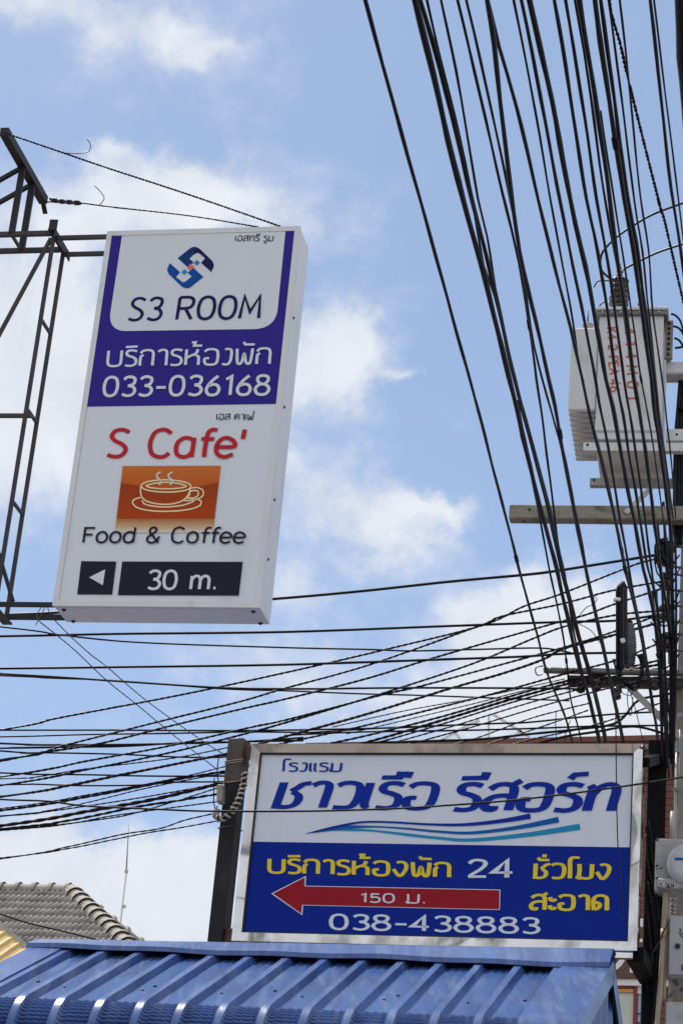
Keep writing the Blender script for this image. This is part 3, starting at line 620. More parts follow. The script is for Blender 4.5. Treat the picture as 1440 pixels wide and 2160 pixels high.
m = MB(); taper(plB, [(645, 1759), (700, 1746.5), (760, 1735), (820, 1734.5), (900, 1739), (975, 1740), (1050, 1733), (1118, 1722)], [1, 5, 4, 4, 4.5, 6, 8, 11], Z2+.002, m); part('wave', m, M_LET2, hs)
m = MB(); taper(plB, [(660, 1757), (718, 1746.5), (787, 1744), (857, 1748), (925, 1754.5), (994, 1757), (1087, 1746.5), (1177.5, 1729)], [1, 8, 3.5, 4, 5, 6, 8, 12], Z2+.001, m); part('wave', m, M_WAVE2, hs)
m = MB(); taper(plB, [(700, 1752), (740, 1750.5), (787, 1752.5), (857, 1760.5), (925, 1768), (994, 1772), (1106, 1761.5), (1222.5, 1744)], [1, 5, 4, 6, 6, 7, 9, 13], Z2, m); part('wave', m, M_WAVE3, hs)

# posts of the hotel sign
def sqpost(name, px_t, px_b, Y, w, d, yaw, m, label):
    t = at(*px_t, Y); X = V((math.cos(yaw), math.sin(yaw), 0)); Yv = V((-math.sin(yaw), math.cos(yaw), 0))
    b = V((t.x, t.y, 0)); o = thing(name, b, label, 'post')
    part('shaft', MB().box(V((t.x, t.y, t.z/2)), w, d, t.z, X, Yv, UZ, bev=.006), m, o)
    return o, t, X, Yv
lp, lt, lX, lY = sqpost('sign_post', (506, 1562), None, 13.72, .106, .106, -.42, M_POST, 'dark rusty square steel post standing at the left end of the hotel sign')
part('collar', MB().bar(lt-UZ*.30+V((0, 0, 0)), lt-UZ*.006, .112, .112, up=lY), mat('grimy bare steel', (.075, .066, .058), .7, var=.4, vs=12, dirt_or_reflection=(.14, .09, .05), ds=9, dlo=.5, dhi=.8), lp)
part('bracket', MB().bar(lt-UZ*.06+lX*.05, BC+UZ*(BHt/2-.02)-BX*(BWd/2+.03)+BY*.10, .05, .07), M_RUST, lp)
part('bracket', MB().bar(V((lt.x, lt.y, (BC-UZ*(BHt/2-.01)).z))+lX*.05, BC-UZ*(BHt/2-.01)-BX*(BWd/2+.03)+BY*.10, .05, .08), M_RUST, lp)
for dz, r in ((.155, .005), (.17, .004), (.30, .004), (.60, .003)):
    c = lt-UZ*dz; k = .060
    part('tie_wire', MB().tube([c+lX*(a*k)+lY*(b*k)+UZ*(.006*a) for a, b in ((-1, -1), (1, -1), (1, 1), (-1, 1), (-1, -1))], r, 6), M_TIE if dz < .5 else M_WIRE, lp)
rp, rt, rX, rY = sqpost('sign_post', (1386, 1566), None, 13.50, .118, .10, -.1, M_POSTR, 'black tarred post at the right end of the hotel sign beside the concrete pole')
part('bracket', MB().bar(rt-UZ*.11-rX*.02, BC+UZ*(BHt/2-.02)+BX*(BWd/2+.03)+BY*.10, .11, .06, up=UZ), M_POSTR, rp)
part('bracket', MB().bar(V((rt.x, rt.y, BC.z-BHt/2-.05))-rX*.02, BC-UZ*(BHt/2+.05)+BX*(BWd/2+.03)+BY*.10, .10, .09), M_POSTR, rp)

# spiral wrapped cable + junction box on the left post
pts = [at(u, v, y) for u, v, y in ((517, 1630, 13.52), (512, 1660, 13.52), (505, 1684, 13.50), (492, 1708, 13.50), (478, 1722, 13.5), (465, 1727, 13.52), (456, 1722, 13.55), (458, 1708, 13.6))]
sw = thing('wrapped_cable', pts[0], 'cable in pale spiral wrap curling down the front of the left sign post', 'cable')
part('core', MB().tube(crom(pts, n=8), .010, 6), M_CABLE, sw)
Cc = crom(pts, step=.006); sp_ = []
for i, p in enumerate(Cc):
    d = (Cc[min(i+1, len(Cc)-1)]-Cc[max(i-1, 0)]).normalized(); x = d.cross(V((0, 1, 0))).normalized(); y = d.cross(x); t = i*.006/.034*2*math.pi
    sp_.append(p+(x*math.cos(t)+y*math.sin(t))*.019)
part('spiral_wrap', MB().tube(sp_, .0075, 6), M_SPIRAL, sw)
c = at(466, 1676, 13.62)
jb = thing('junction_box', c-UZ*.07, 'small weathered beige junction box hanging beside the left sign post', 'box')
part('housing', MB().box(c, .040, .05, .125, V((.99, 0, .1)).normalized(), BY, V((-.1, 0, .99)).normalized(), bev=.006), M_BOXY, jb)
part('lid', MB().box(c-BY*.03+V((.002, 0, 0)), .034, .012, .105, V((.99, 0, .1)).normalized(), BY, V((-.1, 0, .99)).normalized(), bev=.003), M_BOXY, jb)
m = MB()
for a in (((459, 1700), (452, 1718), (458, 1728)), ((470, 1702), (468, 1718), (474, 1724)), ((476, 1650), (480, 1670), (474, 1705)), ((462, 1648), (458, 1632), (462, 1590)), ((452, 1640), (451, 1690), (456, 1712))):
    m.tube(crom([at(u, v, 13.58) for u, v in a], n=6), .004, 5)
part('lead', m, M_CABLE, jb)

# ================================================================== utility pole
PY = 13.78
TW = -0.20; TX = V((math.cos(TW), math.sin(TW), 0)); TY = V((-math.sin(TW), math.cos(TW), 0))
pc = at(1473, 1160, PY); PX, PYc = pc.x, pc.y
PC = V((PX, PYc, 0))
def ap(u, v, off):
    """photo point at a plane square to the street, off metres behind the pole axis"""
    return onpl(u, v, PC+TY*off, TY)
FY = -.12
pole = thing('utility_pole', PC, 'grey concrete utility pole at the right edge carrying crossarms and cable racks', 'utility pole')
rings = []
for z, w in ((0, .33), (11.6, .19)):
    h = w/2; k = h*.72
    rings.append([PC+TX*x+TY*y+UZ*z for x, y in ((-h, -k), (-k, -h), (k, -h), (h, -k), (h, k), (k, h), (-k, h), (-h, k))])
part('shaft', MB().loft(rings, True, True, sm=False), M_POLE, pole)
def xarm(pl, off, hgt, dep, m, name, right):
    a = ap(*pl, off); L_ = (PC+TX*right-a).dot(TX)
    return part(name, MB().box(a+TX*(L_/2)+TY*(dep/2), L_, dep, hgt, TX, TY, UZ, bev=.008), m, pole), a
ca, a = xarm((1073, 1078), FY-.13, .105, .10, M_XARM, 'crossarm', 1.2)
for dx, dz in ((.14, .012), (.10, 0), (.42, 0), (.62, 0)):
    if dz > 0: part('bolt_hole', MB().cyl(a+TX*dx+UZ*dz-TY*.0015, a+TX*dx+UZ*dz+TY*.01, .012, 12), M_DARK, ca)
    else: part('bolt_hole', MB().cyl(a+TX*dx+TY*.05-UZ*.054, a+TX*dx+TY*.05-UZ*.042, .010, 10), M_DARK, ca)
part('brace', MB().bar(ap(1318, 1082, FY-.14), ap(1372, 1030, FY-.05), .035, .008, up=TY), M_GALV, pole)
lowa, a2 = xarm((1145, 1411), FY-.12, .034, .05, M_GALVD, 'crossarm', .5)
lowb, a3 = xarm((1196, 1432), FY-.05, .062, .09, mat('dark stained timber arm', (.09, .08, .07), .9, var=.4, vs=8), 'crossarm', .5)
bolts('bolt', M_GALV, lowa, [(ap(u, 1411, FY-.122), -TY, [(.011, 0), (.011, .008), (.004, .012)]) for u in (1160, 1188, 1206, 1240, 1330)])
part('end_ring', MB().tube(crom([ap(u, v, FY-.11) for u, v in ((1145, 1405), (1133, 1406), (1128, 1414), (1133, 1424), (1143, 1421))], n=6), .006, 6), M_GALV, pole)
part('brace', MB().bar(ap(1322, 1446, FY-.09), ap(1436, 1556, FY-.04), .042, .012, up=TY), M_GALV, pole)
# spool rack
rk = [(1404, 1172, 1.3), (1402, 1226, 1.), (1401, 1292, 1.), (1402, 1352, 1.)]
part('rack_bar', MB().bar(ap(1416, 1130, FY-.06), ap(1412, 1400, FY-.06), .03, .012, up=TY), M_GALV, pole)
for u, v, s in rk:
    p = ap(u, v, FY-.11); sp = MB().lathe(p-UZ*.05*s, UZ, [(.020*s, 0), (.042*s, .008), (.042*s, .026*s), (.024*s, .042*s), (.024*s, .056*s), (.042*s, .072*s), (.042*s, .090*s), (.02*s, .1*s)], 14)
    part('spool_insulator', sp, M_PORC, pole)
    for q in (.058, -.058): part('rack_strap', MB().bar(p+UZ*q*s-TX*.02, p+UZ*q*s+TX*.12+TY*.03, .03, .006), M_GALVD, pole)
for u, v in ((1380, 1438), (1402, 1440), (1258, 1440), (1224, 1444), (1300, 1458)):
    p = ap(u, v+4, FY-.08); part('pin_insulator', MB().lathe(p-UZ*.045, UZ, [(.014, 0), (.03, .01), (.03, .03), (.018, .036), (.034, .05), (.034, .07), (.014, .09)], 12), M_PORC, pole)
part('conduit', MB().tube([ap(1427, 1560, FY-.05), ap(1423, 1720, FY-.05), ap(1418, 1900, FY-.05)], .010, 8), M_GALV, pole)
part('conduit', MB().tube([ap(1433, 1540, FY-.05), ap(1428, 1700, FY-.05)], .007, 8), M_GALV, pole)
part('pipe_sleeve', MB().tube([ap(1417, 1712, FY-.06), ap(1416, 1770, FY-.06)], .014, 10), M_PVCG, pole)
for p0, p1, w_, h_ in (((1418, 1584), (1440, 1583), .012, .02), ((1416, 1666), (1440, 1664), .012, .02), ((1428, 1510), (1442, 1508), .02, .03)):
    part('strap', MB().bar(ap(*p0, FY-.06), ap(*p1, FY-.08), w_, h_), M_GALV, pole)

# transformer, hung beside the pole with its narrow end to the street
TO = -.40
tl = ap(1264, 658, TO); trp = ap(1399, 658, TO); bl = ap(1264, 910, TO)
tw_, th_ = (trp-tl).length, tl.z-bl.z; td = .80
tb = (tl+trp)/2+TY*(td/2); tb.z = bl.z
tr = thing('transformer', tb, 'light grey pole mounted transformer with finned radiators behind the overhead cables', 'transformer')
def tp(x, y, z): return tb+TX*x+TY*(y-td/2)+UZ*z           # x across, y back from the front face, z up
part('tank', MB().box(tp(0, td/2, th_/2), tw_, td, th_, TX, TY, UZ, bev=.010), M_TRAFO, tr)
part('lid', MB().box(tp(.003, td/2, th_+.012), tw_+.06, td+.07, .026, TX, TY, UZ, bev=.006), M_TRAFO, tr)
part('flange', MB().box(tp(0, td/2, th_-.022), tw_+.05, td+.05, .030, TX, TY, UZ, bev=.004), M_GALVD, tr)
bolts('bolt', M_GALV, tr, [(tp(-tw_/2+.02+k*.066, -.026, th_-.020), -TY, [(.009, 0), (.009, .008), (.004, .012)]) for k in range(7)])
part('skirt', MB().box(tp(-.004, td/2+.0, -.028), tw_-.012, td-.02, .055, TX, TY, UZ, bev=.004), M_TRAFO, tr)
rb_ = ap(1197, 864, TO+.02); rt_ = ap(1203, 690, TO+.02); rw = (tl-rb_).dot(TX)-.004; rh = rt_.z-rb_.z; zr0 = rb_.z-tb.z
for k in range(11):
    part('radiator_fin', MB().box(tp(-tw_/2-.006-rw/2, .045+k*.080, zr0+rh/2), rw, .034, rh, TX, TY, UZ, bev=.010), M_TRAFO if k == 0 else M_TRAFO2, tr)
for z in (zr0+.05, zr0+rh-.05): part('radiator_header', MB().tube([tp(-tw_/2-.05, .03, z), tp(-tw_/2-.05, .85, z)], .022, 10), M_TRAFO2, tr)
fc_ = ap(1239, 688, TO+.15)
fcp = part('filler_cap', MB().lathe(fc_, UZ, [(.04, 0), (.04, .012), (.025, .016)], 14), M_TRAFO2, tr)
part('rod', MB().cyl(fc_, ap(1239, 656, TO+.15), .005, 8), M_DARK, fcp)
sf = part('side_flange', MB().box(tp(tw_/2+.036, .10, th_-.175), .055, .03, .30, TX, TY, UZ), M_RUSTG, tr)
bolts('bolt', M_DARK, sf, [(tp(tw_/2+.036, .084, th_-.05-k*.041), -TY, [(.011, 0), (.011, .01), (.005, .014)]) for k in range(7)])
for dx, dy, s in ((-.10, .12, 1.35), (-.12, .40, 1.45), (.03, .60, 1.35)):
    b0 = tp(dx, dy, th_+.025); pr = [(.030*s, 0)]
    for k in range(7): z = .02+k*.032*s; pr += [(.026*s, z), (.050*s, z+.008), (.050*s, z+.014), (.024*s, z+.022)]
    pr += [(.018, .25*s), (.018, .27*s), (.010, .275*s), (.010, .30*s)]
    bu = part('bushing', MB().lathe(b0, UZ, pr, 14), M_PORC, tr)
    part('terminal', MB().box(b0+UZ*.28*s, .05, .03, .02, TX, TY, UZ, bev=.003).cyl(b0+UZ*.285*s, b0+UZ*.33*s, .008, 8), M_GALV, bu)
for px_ in (((1414, 662), (1424, 666), (1434, 678), (1440, 700), (1446, 730)), ((1418, 688), (1430, 692), (1440, 706), (1446, 736)), ((1421, 713), (1431, 718), (1440, 732), (1448, 760)), ((1422, 734), (1432, 733), (1441, 730)), ((1252, 606), (1256, 598), (1262, 593), (1284, 592)), ((1260, 652), (1268, 640), (1276, 637))):
    part('lead', MB().tube(crom([ap(u, v, TO+.12) for u, v in px_], n=6), .008 if px_[0][0] > 1400 else .005, 6), M_CABLE, tr)
plT = Plane(PC+TY*(TO-.0015), -TY)
part('lettering', text(plT, 'K4 2-PEA 46', (1279, 692), (1287, 826), (1298, 691), .17, .15, .001), M_REDT, tr)
part('lettering', text(plT, '4 1 4 M 0 1', (1316, 692), (1324, 842), (1338, 691), .17, .15, .001), M_REDT, tr)
# channels and clamps carrying the transformer
for pl_, dy, hh, rgt in (((1229, 942), TO+.02, .062, .05), ((1243, 1016), TO+.52, .055, .30)):
    a = ap(*pl_, dy); L_ = (PC+TX*rgt-a).dot(TX)-.12; mid = a+TX*(L_/2)
    ch = part('channel', MB().box(mid, L_, .006, hh, TX, TY, UZ).box(mid+TY*.028+UZ*(hh/2-.0032), L_-.002, .048, .006, TX, TY, UZ).box(mid+TY*.028-UZ*(hh/2-.0032), L_-.002, .048, .006, TX, TY, UZ), M_GALVL if dy < 0 else M_GALV, pole)
    part('bolt_hole', MB().cyl(a+TX*.03+UZ*.012-TY*.006, a+TX*.03+UZ*.012+TY*.002, .010, 10), M_DARK, ch)
for v in (775, 917):
    a = ap(1403, v, TO+.16); L_ = (PC-a).dot(TX)
    cp = part('clamp', MB().box(a+TX*(L_/2), L_, .008, .085, TX, TY, UZ).box(a+TX*(L_/2)+TY*.07-UZ*.046, L_-.004, .14, .006, TX, TY, UZ), M_GALVL, pole)
    for dz in ((.018, -.018) if v < 800 else (0,)): part('bolt_hole', MB().cyl(a+TX*.075+UZ*dz-TY*.006, a+TX*.075+UZ*dz, .009, 10), M_WHITE if v < 800 else M_DARK, cp)

# ================================================================== cables
G1 = 'black cables running overhead along the street'
ELEV = lambda u, v: ray(u, v).z
def rad(px, u, v, h):
    P = ath(u, v, h); return px/2*(P-CAM).dot(_F)/F_PX
def overhead(pts, wpx, h, label, m=M_CABLE, tail=None, lead=True):
    P = list(pts)
    if lead:    # carry on beyond the top of the picture
        (u0, v0), (u1, v1) = P[0], P[1]; s = (u1-u0)/(v1-v0); P = [(u0-s*260*1.05, v0-260)]+P
    if tail:
        (u0, v0), (u1, v1) = P[-2], P[-1]; s = (u1-u0)/(v1-v0); P.append((u1+s*(tail-v1)*.8, tail))
    Q = [ath(u, v, h) for u, v in P]
    u, v = pts[len(pts)//2]
    r = rad(wpx*.69, u, v, h)
    C_ = crom(Q, step=.14); rg = random.Random(label); ph = [rg.uniform(0, 6.28) for _ in range(4)]; tot = 0; R_ = []
    for i, p in enumerate(C_):
        if i: tot += (C_[i]-C_[i-1]).length
        k = r*.13; p += V((math.sin(tot*4.1+ph[0])+.6*math.sin(tot*9.3+ph[1]), 0, .8*math.sin(tot*5.3+ph[2])))*k
        R_.append(r*(1+.10*math.sin(tot*7.7+ph[3])+.05*math.sin(tot*19+ph[0])))
    o = solo('overhead_cable', MB().tube(C_, R_, 8), m, label, 'cable', G1, origin=Q[0])
    if rg.random() < .5:      # a taped splice somewhere along the run
        i = int(len(C_)*rg.uniform(.25, .7)); d = (C_[i+1]-C_[i]).normalized()
        part('splice', MB().tube([C_[i]-d*.05, C_[i]-d*.04, C_[i]+d*.04, C_[i]+d*.05], [r*.9, r*1.45, r*1.45, r*.9], 8), M_CABLE2, o)
    return o
OV = [
 # traced course, width, height above the eye, label
 ([(769, 0), (885, 420), (990, 800), (1044, 1005), (1094, 1200), (1133, 1343), (1153, 1419), (1186, 1499), (1208, 1572)], 8.5, 4.62, 'leftmost overhead cable, alone and apart from the others', 1760),
 ([(874, 0), (925, 210), (976, 420), (1030, 620), (1074, 800), (1110, 954), (1149, 1110), (1173, 1200), (1196, 1300), (1211, 1372), (1238, 1458), (1252, 1517), (1266, 1572)], 14, 4.80, 'thick second overhead cable from the left', 1760),
 ([(886, 0), (940, 195), (995, 420), (1044, 620), (1085, 800), (1114, 912), (1155, 1068), (1183, 1195), (1197, 1252), (1220, 1343), (1238, 1403), (1259, 1485), (1278, 1570)], 11, 4.86, 'overhead cable running close along the right of the thick second one', 1760),
 ([(900, 0), (925, 110), (960, 250), (988, 380), (1002, 460), (1020, 560), (1043, 625), (1083, 800), (1112, 912), (1152, 1068), (1180, 1195), (1194, 1252), (1217, 1343), (1235, 1403), (1256, 1485), (1275, 1570)], 6.5, 4.84, 'overhead cable closing in on its left neighbours in the upper part of the bundle', 1760),
 ([(929, 0), (961, 146), (983, 272), (1007, 420), (1027, 500), (1050, 640), (1086, 800), (1117, 912), (1158, 1068), (1186, 1195), (1200, 1252), (1223, 1343), (1241, 1403), (1262, 1485), (1281, 1570)], 6.5, 4.92, 'slim overhead cable merging with the pair on its left halfway down', 1760),
 ([(964, 0), (1012, 200), (1057, 400), (1095, 560), (1120, 718), (1130, 800), (1141, 867), (1152, 954), (1166, 1068), (1176, 1145), (1190, 1210), (1203, 1300), (1215, 1360), (1232, 1440), (1250, 1517), (1262, 1572)], 7, 4.95, 'thin overhead cable that leans against the forked pair and then dips to the crossarm', 1760),
 ([(983, 0), (1012, 126), (1044, 272), (1070, 390), (1096, 530), (1118, 690), (1143, 800), (1162, 867), (1172, 905), (1183, 947), (1201, 1040), (1232, 1197), (1242, 1245), (1265, 1348), (1281, 1423), (1297, 1497), (1312, 1570)], 7, 4.60, 'overhead cable crossing into the forked pair above the crossarm', 1760),
 ([(1027, 0), (1042, 95), (1061, 272), (1076, 400), (1095, 530), (1113, 607), (1130, 680), (1156, 800), (1169, 856), (1186, 947), (1204, 1040), (1235, 1197), (1245, 1245), (1268, 1348), (1284, 1423), (1300, 1497), (1315, 1570)], 12, 4.28, 'thick overhead cable in the middle that forks near the top of the photo', 1760),
 ([(1032, 20), (1051, 97), (1090, 228), (1134, 420), (1168, 560), (1203, 693), (1227, 800), (1235, 842), (1256, 929), (1273, 995), (1291, 1075), (1317, 1200), (1323, 1224), (1339, 1288), (1357, 1378), (1369, 1453), (1385, 1554)], 9.5, 4.70, 'overhead cable branching right from the fork at the top', 1640),
 ([(1083, 0), (1120, 190), (1160, 420), (1186, 560), (1208, 684), (1222, 780), (1240, 860), (1259, 930), (1276, 996), (1294, 1076), (1320, 1200), (1342, 1290), (1360, 1378), (1372, 1453), (1388, 1556)], 6, 5.0, 'slim overhead cable joining its left neighbour in front of the radiator fins', 1640),
 ([(1140, 1106), (1148, 1150), (1157, 1197), (1169, 1252), (1186, 1339), (1196, 1412), (1204, 1481), (1227, 1570)], 6, 4.95, 'thin cable hanging down past the left end of the lower steel arm', 1760),
 ([(1099, 0), (1140, 210), (1180, 420), (1207, 560), (1233, 684), (1255, 800), (1263, 850), (1280, 936), (1294, 1016), (1308, 1103), (1325, 1197), (1330, 1229), (1345, 1300), (1362, 1390)], 9, 4.90, 'overhead cable passing over the radiator of the transformer', 1640),
 ([(1116, 0), (1162, 210), (1202, 420), (1233, 560), (1259, 700), (1278, 800), (1291, 856), (1308, 954), (1325, 1040), (1339, 1110), (1355, 1200), (1367, 1240), (1383, 1325), (1396, 1408), (1400, 1500), (1405, 1561)], 12.5, 5.05, 'thick overhead cable passing over the left edge of the transformer tank', 1640),
 ([(1168, 0), (1200, 190), (1236, 420), (1259, 530), (1281, 660), (1298, 800), (1313, 874), (1325, 954), (1339, 1033), (1353, 1127), (1366, 1200), (1380, 1252), (1392, 1340)], 9.5, 5.15, 'overhead cable running over the left column of red stencilling', 1640),
 ([(1192, 0), (1225, 200), (1257, 420), (1281, 550), (1298, 675), (1315, 800), (1332, 900), (1344, 988), (1357, 1075), (1372, 1196), (1386, 1300), (1397, 1440)], 8.5, 5.25, 'overhead cable running between the two columns of red stencilling', 1640),
 ([(1212, 0), (1240, 170), (1275, 420), (1300, 560), (1315, 658), (1334, 800), (1350, 880), (1361, 955), (1375, 1060), (1392, 1198), (1411, 1322), (1415, 1440)], 7, 5.30, 'overhead cable tight against the left of a thicker cable over the stencilling', 1560),
 ([(1221, 0), (1252, 190), (1285, 420), (1303, 560), (1318, 658), (1336, 800), (1348, 867), (1360, 954), (1374, 1058), (1391, 1197), (1396, 1229), (1410, 1320), (1414, 1440)], 12, 5.20, 'thick overhead cable running over the right column of red stencilling', 1640),
 ([(1306, 495), (1324, 615), (1340, 720), (1351, 800), (1367, 884), (1381, 971), (1395, 1075), (1405, 1145), (1410, 1220)], 5.5, 5.55, 'slim cable right of the stencilling, lighter than its neighbours', None),
 ([(1254, 0), (1283, 210), (1316, 420), (1332, 508), (1350, 640), (1373, 800), (1381, 884), (1395, 971), (1407, 1065), (1415, 1140)], 13, 5.60, 'very thick overhead cable over the right half of the transformer', None),
 ([(1266, 0), (1294, 210), (1324, 420), (1340, 508), (1358, 640), (1376, 770), (1388, 884), (1400, 980), (1412, 1085)], 11, 5.62, 'overhead cable pressed to the right of the very thick one', None),
 ([(1282, 0), (1308, 190), (1336, 420), (1354, 530), (1367, 660), (1382, 800), (1391, 884), (1405, 988), (1419, 1093)], 6.5, 5.70, 'thin overhead cable over the right side of the tank, the left one of two', None),
 ([(1306, 0), (1328, 200), (1350, 420), (1367, 530), (1376, 660), (1395, 800), (1405, 884), (1416, 988), (1424, 1093)], 6, 5.75, 'thin overhead cable over the right side of the tank, the right one of two', None),
 ([(1370, 0), (1392, 200), (1415, 400), (1436, 540), (1455, 700), (1490, 1000), (1520, 1300), (1545, 1560)], 9, 5.0, 'overhead cable alone near the right edge of the photo, left of the broad dark one', None),
 ([(1378, 0), (1402, 200), (1430, 420), (1446, 560), (1475, 800), (1520, 1150), (1560, 1480)], 5.5, 4.2, 'fine overhead cable just right of the lone one near the right edge', None),
 ([(1434, 0), (1440, 120), (1452, 300), (1470, 520), (1505, 900), (1550, 1300), (1585, 1600)], 34, 4.4, 'broad black overhead cable cut by the top right edge of the photo', None),
]
for pts_, w_, h_, lab_, tail_ in OV: overhead(pts_, w_, h_, lab_, M_CABLE, tail_)
# twisted thin line on the right
Q = [ath(u, v, 5.3) for u, v in ((1270, -200), (1284, 0), (1308, 97), (1328, 185), (1387, 420), (1400, 465), (1414, 525), (1440, 637), (1470, 760), (1530, 1000), (1600, 1300))]
solo('drop_wire', spiral(Q, .0042, 16, 2, 5, .02), M_CABLE2, 'thin twisted wire slanting right in front of the thick cables near the top right', 'wire', None, origin=Q[0])
# leads that swing in from the right to the bushings
for px_, lab_, y0, y1 in ((((1475, 412), (1440, 428), (1370, 455), (1306, 495), (1275, 525), (1266, 545), (1268, 570), (1286, 588)), 'curved lead arching from the right edge down to the transformer bushing, upper of two', 13.2, 13.55), (((1475, 500), (1440, 514), (1380, 535), (1315, 568), (1300, 585)), 'curved lead coming from the right edge to the transformer bushing, lower of two', 13.2, 13.75)):
    Q = mixpts(px_, y0, y1); solo('bushing_lead', MB().tube(crom(Q, n=8), .0085, 8), M_CABLE, lab_, 'cable', 'leads to the transformer', origin=Q[0])
# bundle of low voltage cables beside the tank
mb_ = None
lv = thing('cable_bundle', ap(1430, 1000, TO+.25), 'upright bundle of taped black cables between the transformer and the pole', 'cable bundle')
for k, dx in enumerate((0, 7, 13)):
    part('cable', MB().tube(crom([ap(u+dx, v, TO+.27+.02*k) for u, v in ((1436, 770), (1430, 850), (1424, 930), (1422, 1040), (1420, 1150))], n=6), .014, 8), M_CABLE, lv)
part('tape', MB().tube([ap(1436, 862, TO+.27), ap(1436, 867, TO+.27)], .035, 10), M_CABLE2, lv)

